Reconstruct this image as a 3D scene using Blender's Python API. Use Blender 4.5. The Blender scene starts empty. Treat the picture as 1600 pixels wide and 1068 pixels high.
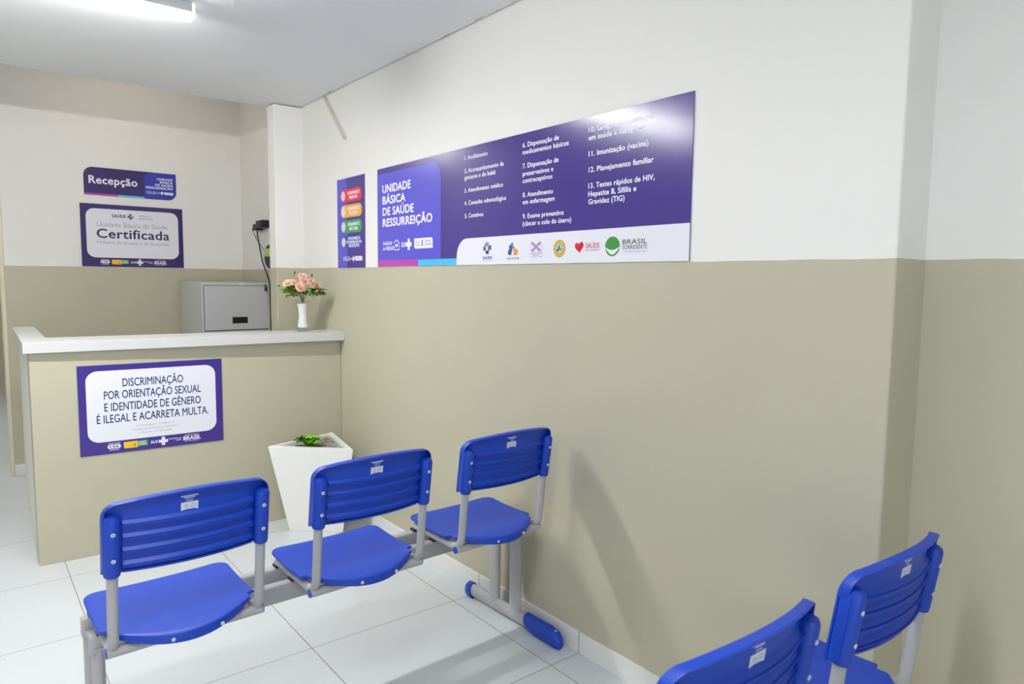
import bpy, bmesh, math, random
from mathutils import Vector, Matrix

random.seed(7)
scene = bpy.context.scene
col = scene.collection

# ------------------------------------------------------------------ camera
CAM = dict(f=1078.0, yaw=0.6737, pitch=-0.0897, roll=0.0105, loc=(-1.6539, -1.5425, 1.3085))


def make_camera():
    yaw, pitch, roll = CAM['yaw'], CAM['pitch'], CAM['roll']
    fw = Vector((math.sin(yaw) * math.cos(pitch), math.cos(yaw) * math.cos(pitch), math.sin(pitch)))
    r = Vector((math.cos(yaw), -math.sin(yaw), 0))
    u = r.cross(fw)
    r2 = math.cos(roll) * r + math.sin(roll) * u
    u2 = -math.sin(roll) * r + math.cos(roll) * u
    M = Matrix(((r2.x, u2.x, -fw.x), (r2.y, u2.y, -fw.y), (r2.z, u2.z, -fw.z)))
    cd = bpy.data.cameras.new('camera')
    cd.sensor_fit = 'HORIZONTAL'
    cd.sensor_width = 36.0
    cd.lens = CAM['f'] / 1600.0 * 36.0
    cd.clip_start = 0.02
    cd.dof.use_dof = True
    cd.dof.focus_distance = 3.0
    cd.dof.aperture_fstop = 6.5
    co = bpy.data.objects.new('camera', cd)
    co.matrix_world = Matrix.Translation(CAM['loc']) @ M.to_4x4()
    col.objects.link(co)
    scene.camera = co


make_camera()

# ------------------------------------------------------------------ world, exposure
w = bpy.data.worlds.new('world')
scene.world = w
w.use_nodes = True
w.node_tree.nodes['Background'].inputs[0].default_value = (0.9, 0.95, 1.0, 1)
w.node_tree.nodes['Background'].inputs[1].default_value = 0.02
scene.view_settings.view_transform = 'Standard'
scene.view_settings.look = 'None'
scene.view_settings.exposure = 0.0
scene.view_settings.gamma = 1.0
scene.view_settings.use_curve_mapping = False
LAMP_FRONT, LAMP_NEAR, LAMP_PASSAGE, LAMP_RECEPTION = 173.0, 108.0, 140.0, 21.0

# added cool fill light, set outside an invented doorway behind the viewer
dl = bpy.data.lights.new('added_fill_light', 'AREA')
dl.shape = 'RECTANGLE'
dl.size, dl.size_y = 1.7, 2.1
dl.energy = 48.0
dl.color = (0.90, 0.95, 1.0)
do = bpy.data.objects.new('added_fill_light', dl)
do.location = (-2.2, -4.75, 1.12)
do.rotation_euler = (math.radians(90), 0, 0)
col.objects.link(do)


# ------------------------------------------------------------------ colour and materials
def lin(c):
    out = []
    for v in c:
        v = v / 255.0
        out.append(v / 12.92 if v <= 0.04045 else ((v + 0.055) / 1.055) ** 2.4)
    return (out[0], out[1], out[2], 1.0)


def new_mat(name):
    m = bpy.data.materials.new(name)
    m.use_nodes = True
    nt = m.node_tree
    return m, nt, nt.nodes['Principled BSDF']


def mat(name, c, rough=0.5, spec=0.5, metal=0.0, bump=0.0, bscale=60.0, var=0.0, coat=0.0, trans=0.0, ior=1.45):
    m, nt, b = new_mat(name)
    b.inputs['Roughness'].default_value = rough
    b.inputs['Specular IOR Level'].default_value = spec
    b.inputs['Metallic'].default_value = metal
    b.inputs['Coat Weight'].default_value = coat
    b.inputs['Coat Roughness'].default_value = 0.12
    b.inputs['Transmission Weight'].default_value = trans
    b.inputs['IOR'].default_value = ior
    L = lin(c)
    b.inputs['Base Color'].default_value = L
    tc = nt.nodes.new('ShaderNodeTexCoord')
    nz = nt.nodes.new('ShaderNodeTexNoise')
    nz.inputs['Scale'].default_value = bscale
    nz.inputs['Detail'].default_value = 4
    nt.links.new(tc.outputs['Object'], nz.inputs['Vector'])
    if var > 0:
        mx = nt.nodes.new('ShaderNodeMix')
        mx.data_type = 'RGBA'
        mx.inputs[6].default_value = tuple(v * (1 - var) for v in L[:3]) + (1,)
        mx.inputs[7].default_value = tuple(min(1, v * (1 + var)) for v in L[:3]) + (1,)
        nt.links.new(nz.outputs['Fac'], mx.inputs[0])
        nt.links.new(mx.outputs[2], b.inputs['Base Color'])
    if bump > 0:
        bp = nt.nodes.new('ShaderNodeBump')
        bp.inputs['Strength'].default_value = bump
        bp.inputs['Distance'].default_value = 0.002
        nt.links.new(nz.outputs['Fac'], bp.inputs['Height'])
        nt.links.new(bp.outputs['Normal'], b.inputs['Normal'])
    return m


def math_node(nt, op, a, bval=None, c=None):
    n = nt.nodes.new('ShaderNodeMath')
    n.operation = op
    for i, v in enumerate((a, bval, c)):
        if v is None:
            continue
        if isinstance(v, (int, float)):
            n.inputs[i].default_value = v
        else:
            nt.links.new(v, n.inputs[i])
    return n.outputs[0]


OLIVE = (190, 186, 163)
WHITE_WALL = (236, 235, 232)
PAINT_Z = 1.3665


def wall_material():
    m, nt, b = new_mat('two_tone_wall_paint')
    geo = nt.nodes.new('ShaderNodeNewGeometry')
    sep = nt.nodes.new('ShaderNodeSeparateXYZ')
    nt.links.new(geo.outputs['Position'], sep.inputs[0])
    nz = nt.nodes.new('ShaderNodeTexNoise')
    nz.inputs['Scale'].default_value = 5.0
    nz.inputs['Detail'].default_value = 3
    nt.links.new(geo.outputs['Position'], nz.inputs['Vector'])
    wob = math_node(nt, 'MULTIPLY_ADD', nz.outputs['Fac'], 0.008, -0.004)
    zz = math_node(nt, 'ADD', sep.outputs['Z'], wob)
    fac = math_node(nt, 'GREATER_THAN', zz, PAINT_Z)
    n2 = nt.nodes.new('ShaderNodeTexNoise')
    n2.inputs['Scale'].default_value = 1.7
    n2.inputs['Detail'].default_value = 5
    nt.links.new(geo.outputs['Position'], n2.inputs['Vector'])
    o1 = nt.nodes.new('ShaderNodeMix')
    o1.data_type = 'RGBA'
    L = lin(OLIVE)
    o1.inputs[6].default_value = tuple(v * 0.95 for v in L[:3]) + (1,)
    o1.inputs[7].default_value = tuple(v * 1.05 for v in L[:3]) + (1,)
    nt.links.new(n2.outputs['Fac'], o1.inputs[0])
    mx = nt.nodes.new('ShaderNodeMix')
    mx.data_type = 'RGBA'
    nt.links.new(fac, mx.inputs[0])
    nt.links.new(o1.outputs[2], mx.inputs[6])
    mx.inputs[7].default_value = lin(WHITE_WALL)
    nt.links.new(mx.outputs[2], b.inputs['Base Color'])
    rr = math_node(nt, 'MULTIPLY_ADD', fac, 0.2, 0.42)
    nt.links.new(rr, b.inputs['Roughness'])
    b.inputs['Specular IOR Level'].default_value = 0.35
    n3 = nt.nodes.new('ShaderNodeTexNoise')
    n3.inputs['Scale'].default_value = 9.0
    n3.inputs['Detail'].default_value = 6
    nt.links.new(geo.outputs['Position'], n3.inputs['Vector'])
    bp = nt.nodes.new('ShaderNodeBump')
    bp.inputs['Strength'].default_value = 0.12
    bp.inputs['Distance'].default_value = 0.004
    nt.links.new(n3.outputs['Fac'], bp.inputs['Height'])
    nt.links.new(bp.outputs['Normal'], b.inputs['Normal'])
    return m


TILE, TX, TY = 0.6, -0.1391, 0.1229


def floor_material():
    m, nt, b = new_mat('white_floor_tile')
    geo = nt.nodes.new('ShaderNodeNewGeometry')
    sep = nt.nodes.new('ShaderNodeSeparateXYZ')
    nt.links.new(geo.outputs['Position'], sep.inputs[0])

    def dist(o, off):
        t = math_node(nt, 'ADD', o, -off + TILE * 40 + TILE / 2)
        t = math_node(nt, 'MODULO', t, TILE)
        t = math_node(nt, 'SUBTRACT', t, TILE / 2)
        return math_node(nt, 'ABSOLUTE', t)
    d = math_node(nt, 'MINIMUM', dist(sep.outputs['X'], TX), dist(sep.outputs['Y'], TY))
    fac = math_node(nt, 'LESS_THAN', d, 0.0016)
    nz = nt.nodes.new('ShaderNodeTexNoise')
    nz.inputs['Scale'].default_value = 3.0
    nz.inputs['Detail'].default_value = 4
    nt.links.new(geo.outputs['Position'], nz.inputs['Vector'])
    tone = nt.nodes.new('ShaderNodeMix')
    tone.data_type = 'RGBA'
    tone.inputs[6].default_value = lin((205, 211, 215))
    tone.inputs[7].default_value = lin((213, 218, 221))
    nt.links.new(nz.outputs['Fac'], tone.inputs[0])
    mx = nt.nodes.new('ShaderNodeMix')
    mx.data_type = 'RGBA'
    nt.links.new(fac, mx.inputs[0])
    nt.links.new(tone.outputs[2], mx.inputs[6])
    mx.inputs[7].default_value = lin((140, 132, 122))
    nt.links.new(mx.outputs[2], b.inputs['Base Color'])
    b.inputs['Roughness'].default_value = 0.28
    b.inputs['Specular IOR Level'].default_value = 0.45
    h = math_node(nt, 'MULTIPLY', fac, -1.0)
    bp = nt.nodes.new('ShaderNodeBump')
    bp.inputs['Strength'].default_value = 0.4
    bp.inputs['Distance'].default_value = 0.001
    nt.links.new(h, bp.inputs['Height'])
    nt.links.new(bp.outputs['Normal'], b.inputs['Normal'])
    return m


def baseboard_material():
    m, nt, b = new_mat('white_baseboard_tile')
    geo = nt.nodes.new('ShaderNodeNewGeometry')
    sep = nt.nodes.new('ShaderNodeSeparateXYZ')
    nt.links.new(geo.outputs['Position'], sep.inputs[0])
    t = math_node(nt, 'ADD', sep.outputs['Y'], -TY + TILE * 40 + TILE / 2)
    t = math_node(nt, 'MODULO', t, TILE)
    t = math_node(nt, 'SUBTRACT', t, TILE / 2)
    d = math_node(nt, 'ABSOLUTE', t)
    fac = math_node(nt, 'LESS_THAN', d, 0.0016)
    mx = nt.nodes.new('ShaderNodeMix')
    mx.data_type = 'RGBA'
    nt.links.new(fac, mx.inputs[0])
    mx.inputs[6].default_value = lin((231, 232, 230))
    mx.inputs[7].default_value = lin((140, 132, 122))
    nt.links.new(mx.outputs[2], b.inputs['Base Color'])
    b.inputs['Roughness'].default_value = 0.25
    return m


def ceiling_material():
    m, nt, b = new_mat('white_ceiling_plaster')
    geo = nt.nodes.new('ShaderNodeNewGeometry')
    sep = nt.nodes.new('ShaderNodeSeparateXYZ')
    nt.links.new(geo.outputs['Position'], sep.inputs[0])
    # flaking cracks along the joint with the right wall, broken into short dashes
    mp = nt.nodes.new('ShaderNodeMapping')
    mp.inputs['Scale'].default_value = (130, 5.5, 1)
    nt.links.new(geo.outputs['Position'], mp.inputs['Vector'])
    nz = nt.nodes.new('ShaderNodeTexNoise')
    nz.inputs['Scale'].default_value = 1.0
    nz.inputs['Detail'].default_value = 3
    nt.links.new(mp.outputs[0], nz.inputs['Vector'])
    band = math_node(nt, 'GREATER_THAN', sep.outputs['X'], -0.022)
    far = math_node(nt, 'LESS_THAN', sep.outputs['X'], 0.002)
    cr = math_node(nt, 'GREATER_THAN', nz.outputs['Fac'], 0.66)
    f = math_node(nt, 'MULTIPLY', math_node(nt, 'MULTIPLY', band, far), cr)
    # a few fly specks
    vo = nt.nodes.new('ShaderNodeTexVoronoi')
    vo.inputs['Scale'].default_value = 2.2
    nt.links.new(geo.outputs['Position'], vo.inputs['Vector'])
    sp = math_node(nt, 'LESS_THAN', vo.outputs['Distance'], 0.007)
    f = math_node(nt, 'MAXIMUM', f, sp)
    mx = nt.nodes.new('ShaderNodeMix')
    mx.data_type = 'RGBA'
    nt.links.new(f, mx.inputs[0])
    mx.inputs[6].default_value = lin((238, 239, 240))
    mx.inputs[7].default_value = lin((120, 116, 108))
    nt.links.new(mx.outputs[2], b.inputs['Base Color'])
    b.inputs['Roughness'].default_value = 0.7
    b.inputs['Specular IOR Level'].default_value = 0.2
    return m


def emission_mat(name, c, s):
    m, nt, b = new_mat(name)
    b.inputs['Base Color'].default_value = (0.9, 0.9, 0.9, 1)
    b.inputs['Emission Color'].default_value = c
    b.inputs['Emission Strength'].default_value = s
    return m


def soil_material():
    m, nt, b = new_mat('grey_gravel_soil')
    tc = nt.nodes.new('ShaderNodeTexCoord')
    vo = nt.nodes.new('ShaderNodeTexVoronoi')
    vo.inputs['Scale'].default_value = 60
    nt.links.new(tc.outputs['Object'], vo.inputs['Vector'])
    rp = nt.nodes.new('ShaderNodeValToRGB')
    rp.color_ramp.elements[0].color = lin((78, 74, 70))
    rp.color_ramp.elements[1].color = lin((176, 172, 166))
    nt.links.new(vo.outputs['Color'], rp.inputs[0])
    nt.links.new(rp.outputs[0], b.inputs['Base Color'])
    b.inputs['Roughness'].default_value = 0.9
    return m


M = {}
M['wall'] = wall_material()
M['floor'] = floor_material()
M['base'] = baseboard_material()
M['ceiling'] = ceiling_material()
M['olive'] = mat('olive_paint', OLIVE, 0.45, 0.35, bump=0.1, bscale=9, var=0.03)
M['white_paint'] = mat('white_paint', (232, 232, 228), 0.5, 0.4)
M['cream'] = mat('cream_gloss_paint', (226, 219, 192), 0.4, 0.4)
M['duct'] = mat('aged_white_plastic', (206, 205, 192), 0.5)
M['laminate'] = mat('white_laminate', (208, 209, 208), 0.32, 0.5, bump=0.02)
M['blue'] = mat('blue_polypropylene', (8, 64, 184), 0.44, 0.66, bump=0.05, bscale=500)
M['steel'] = mat('grey_painted_steel', (176, 176, 178), 0.38, 0.5, bump=0.02, bscale=300)
M['rivet'] = mat('zinc_rivet', (226, 226, 230), 0.3, 0.6, metal=0.3)
M['black'] = mat('black_plastic', (18, 18, 20), 0.45, 0.5)
M['sticker'] = mat('white_sticker_paper', (214, 222, 236), 0.5)
M['ink_white'] = mat('white_ink', (235, 234, 245), 0.35)
M['ink_grey'] = mat('grey_ink', (130, 134, 146), 0.4)
M['ink_lilac_grey'] = mat('pale_lilac_ink', (168, 162, 186), 0.4)
M['cab'] = mat('grey_enamelled_steel', (198, 199, 203), 0.35, 0.5, bump=0.03, bscale=400)
M['planter'] = mat('white_lacquered_board', (240, 240, 238), 0.35, 0.5)
M['soil'] = soil_material()
M['leaf_bright'] = mat('lime_green_leaf', (128, 196, 34), 0.4, 0.5, var=0.3, bscale=40)
M['leaf_mid'] = mat('green_leaf', (124, 158, 44), 0.45, 0.5, var=0.3, bscale=60)
M['leaf_dark'] = mat('dark_green_leaf', (58, 112, 40), 0.4, 0.5, var=0.3, bscale=60)
M['petal'] = mat('peach_petal', (244, 192, 166), 0.6, 0.3, var=0.12, bscale=40)
M['petal_pale'] = mat('pale_peach_petal', (247, 208, 182), 0.6, 0.3, var=0.1, bscale=40)
M['stem'] = mat('olive_green_stem', (96, 110, 50), 0.6)
def thin_glass():
    m, nt, b = new_mat('thin_clear_glass')
    out = nt.nodes['Material Output']
    tr = nt.nodes.new('ShaderNodeBsdfTransparent')
    tr.inputs[0].default_value = (0.97, 0.98, 0.98, 1)
    gl = nt.nodes.new('ShaderNodeBsdfGlossy')
    gl.inputs['Roughness'].default_value = 0.04
    fr = nt.nodes.new('ShaderNodeLayerWeight')
    fr.inputs['Blend'].default_value = 0.5
    pw = math_node(nt, 'POWER', fr.outputs['Facing'], 4.0)
    pw = math_node(nt, 'MULTIPLY_ADD', pw, 0.45, 0.03)
    mx = nt.nodes.new('ShaderNodeMixShader')
    nt.links.new(pw, mx.inputs[0])
    nt.links.new(tr.outputs[0], mx.inputs[1])
    nt.links.new(gl.outputs[0], mx.inputs[2])
    nt.links.new(mx.outputs[0], out.inputs['Surface'])
    return m


M['glass'] = thin_glass()
M['vase_fill'] = mat('white_vase_filling', (246, 246, 248), 0.5)
M['lime'] = mat('lime_green_plastic', (170, 214, 70), 0.4)
M['alu'] = mat('white_aluminium', (205, 207, 210), 0.4)
M['opal'] = emission_mat('opal_end_cap', (1.0, 0.99, 0.98, 1), 1.0)
M['lamp_front'] = emission_mat('led_diffuser_front', (1.0, 0.985, 0.975, 1), LAMP_FRONT)
M['lamp_near'] = emission_mat('led_diffuser_near', (0.97, 0.985, 1.0, 1), LAMP_NEAR)
M['lamp_passage'] = emission_mat('led_diffuser_passage', (1.0, 0.985, 0.975, 1), LAMP_PASSAGE)
M['lamp_reception'] = emission_mat('led_diffuser_warm', (1.0, 0.86, 0.66, 1), LAMP_RECEPTION)
SR = 0.18   # gloss of the printed boards


def ink(name, c):
    M[name] = mat(name, c, SR, 0.5)


ink('purple', (70, 54, 140))
ink('purple_dark', (64, 52, 112))
ink('violet_blue', (92, 86, 208))
ink('deep_blue', (58, 66, 178))
ink('magenta', (186, 70, 172))
ink('cyan', (82, 186, 246))
ink('field_white', (233, 233, 243))
ink('navy', (34, 46, 110))
ink('slate', (62, 60, 96))
ink('red', (232, 44, 76))
ink('amber', (240, 176, 52))
ink('green', (70, 160, 92))
ink('leaf_logo_green', (62, 150, 66))
ink('yellow', (246, 196, 44))
ink('sky', (88, 166, 226))
ink('teal_blue', (66, 104, 156))
ink('orange', (240, 160, 60))
ink('lavender', (176, 150, 200))
ink('crimson', (212, 40, 66))
ink('maroon', (150, 60, 50))
ink('pale_cyan', (150, 214, 226))
ink('rose', (208, 90, 110))
ink('black_ink', (40, 40, 48))


# ------------------------------------------------------------------ object helpers
def link_mesh(name, bm, mats, parent=None, smooth=None, loc=None):
    me = bpy.data.meshes.new(name)
    bmesh.ops.recalc_face_normals(bm, faces=bm.faces[:])
    bm.to_mesh(me)
    bm.free()
    if not isinstance(mats, (list, tuple)):
        mats = [mats]
    for x in mats:
        me.materials.append(x)
    if smooth is not None:
        for p in me.polygons:
            p.use_smooth = True
        me.set_sharp_from_angle(angle=math.radians(smooth))
    o = bpy.data.objects.new(name, me)
    col.objects.link(o)
    if parent:
        o.parent = parent
    if loc:
        o.location = loc
    return o


def tag(o, label=None, cat=None, group=None, kind=None):
    if label:
        o['label'] = label
    if cat:
        o['category'] = cat
    if group:
        o['group'] = group
    if kind:
        o['kind'] = kind
    return o


def empty(name, loc=(0, 0, 0), rot=(0, 0, 0)):
    o = bpy.data.objects.new(name, None)
    o.empty_display_size = 0.1
    o.location = loc
    o.rotation_euler = rot
    col.objects.link(o)
    return o


def children_of(o):
    return [c for c in bpy.data.objects if c.parent == o]


def copy_tree(o, parent=None):
    c = o.copy()
    col.objects.link(c)
    if parent:
        c.parent = parent
    for ch in children_of(o):
        copy_tree(ch, c)
    return c


def structure(o):
    o['kind'] = 'structure'
    return o


def add_box(bm, x0, x1, y0, y1, z0, z1, bev=0.0, seg=2, mi=0):
    t = bmesh.new()
    vs = [t.verts.new((x, y, z)) for x in (x0, x1) for y in (y0, y1) for z in (z0, z1)]
    for f in ((0, 1, 3, 2), (4, 6, 7, 5), (0, 4, 5, 1), (2, 3, 7, 6), (0, 2, 6, 4), (1, 5, 7, 3)):
        t.faces.new([vs[i] for i in f])
    if bev > 0:
        bmesh.ops.bevel(t, geom=t.edges[:], offset=bev, segments=seg, affect='EDGES', profile=0.5)
    merge(bm, t, mi)


def merge(bm, t, mi=0):
    mp = {}
    for v in t.verts:
        mp[v] = bm.verts.new(v.co)
    for f in t.faces:
        try:
            g = bm.faces.new([mp[v] for v in f.verts])
            g.material_index = mi
        except ValueError:
            pass
    t.free()


def add_prism(bm, pts, z0, z1, bev=0.0, mi=0):
    t = bmesh.new()
    a = [t.verts.new((p[0], p[1], z0)) for p in pts]
    b = [t.verts.new((p[0], p[1], z1)) for p in pts]
    t.faces.new(a[::-1])
    t.faces.new(b)
    n = len(pts)
    for i in range(n):
        t.faces.new([a[i], a[(i + 1) % n], b[(i + 1) % n], b[i]])
    if bev > 0:
        bmesh.ops.bevel(t, geom=t.edges[:], offset=bev, segments=2, affect='EDGES', profile=0.5)
    merge(bm, t, mi)


def fillet(pts, r, n=8):
    pts = [Vector(p) for p in pts]
    out = [pts[0]]
    for i in range(1, len(pts) - 1):
        a, b, c = pts[i - 1], pts[i], pts[i + 1]
        d1, d2 = (a - b).normalized(), (c - b).normalized()
        ang = d1.angle(d2)
        if ang > math.pi - 1e-3:
            out.append(b)
            continue
        t = min(r / math.tan(ang / 2), (a - b).length * 0.49, (c - b).length * 0.49)
        p1, p2 = b + d1 * t, b + d2 * t
        rr = t * math.tan(ang / 2)
        cen = b + (d1 + d2).normalized() * (rr / math.sin(ang / 2))
        v1, v2 = p1 - cen, p2 - cen
        tot = v1.angle(v2)
        ax = v1.cross(v2).normalized()
        for k in range(n + 1):
            out.append(cen + Matrix.Rotation(tot * k / n, 3, ax) @ v1)
    out.append(pts[-1])
    return out


def add_tube(bm, pts, r, seg=14, ry=None, up=(0, 0, 1), caps=True, mi=0):
    pts = [Vector(p) for p in pts]
    ry = ry or r
    rings = []
    prev = None
    for i, p in enumerate(pts):
        if i == 0:
            d = pts[1] - pts[0]
        elif i == len(pts) - 1:
            d = pts[-1] - pts[-2]
        else:
            d = (pts[i + 1] - pts[i]).normalized() + (pts[i] - pts[i - 1]).normalized()
        d.normalize()
        if prev is None:
            u = Vector(up)
            if abs(u.dot(d)) > 0.95:
                u = Vector((1, 0, 0))
        else:
            u = prev
        u = (u - d * u.dot(d)).normalized()
        prev = u
        s = d.cross(u)
        rr = r[i] if isinstance(r, (list, tuple)) else r
        r2 = rr if isinstance(r, (list, tuple)) else ry
        rings.append([bm.verts.new(p + s * (math.cos(2 * math.pi * k / seg) * rr) + u * (math.sin(2 * math.pi * k / seg) * r2)) for k in range(seg)])
    for i in range(len(rings) - 1):
        for k in range(seg):
            f = bm.faces.new([rings[i][k], rings[i][(k + 1) % seg], rings[i + 1][(k + 1) % seg], rings[i + 1][k]])
            f.material_index = mi
    if caps:
        for rg in (rings[0], rings[-1]):
            f = bm.faces.new(rg)
            f.material_index = mi


def add_lathe(bm, prof, seg=32, c=(0, 0, 0), mi=0, closed=False):
    rings = []
    for (r, z) in prof:
        if r < 1e-6:
            rings.append([bm.verts.new((c[0], c[1], c[2] + z))])
        else:
            rings.append([bm.verts.new((c[0] + r * math.cos(2 * math.pi * k / seg), c[1] + r * math.sin(2 * math.pi * k / seg), c[2] + z)) for k in range(seg)])
    pairs = list(zip(rings[:-1], rings[1:]))
    if closed:
        pairs.append((rings[-1], rings[0]))
    for a, b in pairs:
        for k in range(seg):
            k2 = (k + 1) % seg
            if len(a) == 1 and len(b) == 1:
                continue
            if len(a) == 1:
                f = bm.faces.new([a[0], b[k2], b[k]])
            elif len(b) == 1:
                f = bm.faces.new([a[k], a[k2], b[0]])
            else:
                f = bm.faces.new([a[k], a[k2], b[k2], b[k]])
            f.material_index = mi


def add_disc(bm, c, n, r, h, seg=16, mi=0):
    n = Vector(n).normalized()
    add_tube(bm, [Vector(c), Vector(c) + n * h], r, seg, mi=mi)


# ------------------------------------------------------------------ flat print helpers (signs)
_font_cache = {}


def text_geometry(body, bold=0.0, sx=1.0):
    key = (body, bold > 0.021)
    if key in _font_cache:
        return _font_cache[key]
    cu = bpy.data.curves.new('tmp_text', 'FONT')
    cu.body = body
    cu.resolution_u = 3
    cu.space_character = 1.06 if bold > 0.021 else 1.0
    ob = bpy.data.objects.new('tmp_text', cu)
    col.objects.link(ob)
    bpy.context.view_layer.update()
    dg = bpy.context.evaluated_depsgraph_get()
    me = bpy.data.meshes.new_from_object(ob.evaluated_get(dg))
    vs = [(v.co.x, v.co.y) for v in me.vertices]
    fs = [tuple(p.vertices) for p in me.polygons]
    bpy.data.objects.remove(ob)
    bpy.data.curves.remove(cu)
    bpy.data.meshes.remove(me)
    _font_cache[key] = (vs, fs)
    return vs, fs


CAPH = 0.682


class Art:
    def __init__(self):
        self.bm = bmesh.new()
        self.mats = []

    def mi(self, m):
        m = M[m]
        if m not in self.mats:
            self.mats.append(m)
        return self.mats.index(m)

    def poly(self, pts, m, z=0.0004, z0=None):
        i = self.mi(m)
        vs = [self.bm.verts.new((p[0], p[1], z)) for p in pts]
        f = self.bm.faces.new(vs)
        f.material_index = i
        if z0 is not None:
            lo = [self.bm.verts.new((p[0], p[1], z0)) for p in pts]
            n = len(pts)
            for k in range(n):
                g = self.bm.faces.new([lo[k], lo[(k + 1) % n], vs[(k + 1) % n], vs[k]])
                g.material_index = i
            g = self.bm.faces.new(lo[::-1])
            g.material_index = i

    def rect(self, x0, y0, x1, y1, m, z=0.0004, z0=None):
        self.poly([(x0, y0), (x1, y0), (x1, y1), (x0, y1)], m, z, z0)

    def rrect(self, x0, y0, x1, y1, r, m, z=0.0004, z0=None):
        self.poly(rounded(x0, y0, x1, y1, r), m, z, z0)

    def ell(self, cx, cy, rx, ry, m, z=0.0004, a0=0, a1=360, n=28):
        self.poly([(cx + rx * math.cos(math.radians(a0 + (a1 - a0) * k / n)), cy + ry * math.sin(math.radians(a0 + (a1 - a0) * k / n))) for k in range(n + (0 if a1 - a0 == 360 else 1))], m, z)

    def ring(self, cx, cy, rx, ry, t, m, z=0.0004, n=28):
        i = self.mi(m)
        a = [self.bm.verts.new((cx + rx * math.cos(2 * math.pi * k / n), cy + ry * math.sin(2 * math.pi * k / n), z)) for k in range(n)]
        b = [self.bm.verts.new((cx + (rx - t) * math.cos(2 * math.pi * k / n), cy + (ry - t) * math.sin(2 * math.pi * k / n), z)) for k in range(n)]
        for k in range(n):
            f = self.bm.faces.new([a[k], a[(k + 1) % n], b[(k + 1) % n], b[k]])
            f.material_index = i

    def line(self, pts, wd, m, z=0.0004):
        for a, b in zip(pts[:-1], pts[1:]):
            dx, dy = b[0] - a[0], b[1] - a[1]
            l = math.hypot(dx, dy)
            nx, ny = -dy / l * wd / 2, dx / l * wd / 2
            ex, ey = dx / l * wd * .4, dy / l * wd * .4
            self.poly([(a[0] - nx - ex, a[1] - ny - ey), (b[0] - nx + ex, b[1] - ny + ey), (b[0] + nx + ex, b[1] + ny + ey), (a[0] + nx - ex, a[1] + ny - ey)], m, z)

    def plus(self, cx, cy, r, t, m, z=0.0004):
        self.poly([(cx - t, cy - r), (cx + t, cy - r), (cx + t, cy - t), (cx + r, cy - t), (cx + r, cy + t), (cx + t, cy + t), (cx + t, cy + r), (cx - t, cy + r), (cx - t, cy + t), (cx - r, cy + t), (cx - r, cy - t), (cx - t, cy - t)], m, z)

    def heart(self, cx, cy, wd, h, m, z=0.0004, tilt=0.0):
        pts = []
        for k in range(32):
            t = 2 * math.pi * k / 32
            x = 16 * math.sin(t) ** 3 / 32 * wd
            y = (13 * math.cos(t) - 5 * math.cos(2 * t) - 2 * math.cos(3 * t) - math.cos(4 * t) + 2.5) / 29 * h
            pts.append((cx + x * math.cos(tilt) - y * math.sin(tilt), cy + x * math.sin(tilt) + y * math.cos(tilt)))
        self.poly(pts, m, z)

    def text(self, body, u0, u1, v, cap, m, z=0.0007, bold=0.02):
        vs, fs = text_geometry(body, bold)
        xs = [p[0] for p in vs]
        a, b = min(xs), max(xs)
        sx = (u1 - u0) / (b - a)
        sy = cap / CAPH
        i = self.mi(m)
        bx = bold * 0.9
        strikes = [(0, 0)] if bold <= 0 else [(-bx, 0), (bx, 0), (0, bx * .8), (0, -bx * .8)]
        for q, (ox, oy) in enumerate(strikes):
            nv = [self.bm.verts.new((u0 + (p[0] + ox - a) * sx, v + (p[1] + oy) * sy, z + q * 4e-6)) for p in vs]
            for f in fs:
                try:
                    g = self.bm.faces.new([nv[k] for k in f])
                    g.material_index = i
                except ValueError:
                    pass

    def build(self, name, parent):
        return link_mesh(name, self.bm, self.mats, parent)


def rounded(x0, y0, x1, y1, r, n=8):
    """r: one radius or four (bl, br, tr, tl)"""
    if not isinstance(r, (tuple, list)):
        r = (r,) * 4
    out = []
    for (cx, cy, sx, sy, a, q) in ((x0, y0, 1, 1, 180, r[0]), (x1, y0, -1, 1, 270, r[1]), (x1, y1, -1, -1, 0, r[2]), (x0, y1, 1, -1, 90, r[3])):
        if q <= 0:
            out.append((cx, cy))
            continue
        for k in range(n + 1):
            t = math.radians(a + 90 * k / n)
            out.append((cx + sx * q + q * math.cos(t), cy + sy * q + q * math.sin(t)))
    return out


# ------------------------------------------------------------------ room shell
CEIL = 2.327
TOP = 2.85


def prism_obj(name, pts, z0, z1, m, bev_edges=None):
    bm = bmesh.new()
    add_prism(bm, pts, z0, z1)
    return structure(link_mesh(name, bm, m))


bm = bmesh.new()
add_box(bm, -3.4, 0.4, -4.5, 8.2, -0.1, 0)
structure(link_mesh('floor', bm, M['floor']))

bm = bmesh.new()
add_box(bm, -3.4, -0.006, -0.858, 2.71, CEIL, CEIL + 0.05)
add_box(bm, -3.4, 0.158, -4.5, -0.858, CEIL, CEIL + 0.05)
structure(link_mesh('ceiling', bm, M['ceiling']))
bm = bmesh.new()
add_box(bm, -3.4, 0.4, -4.5, 8.2, TOP, TOP + 0.05)
structure(link_mesh('ceiling_reception', bm, M['ceiling']))

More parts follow.
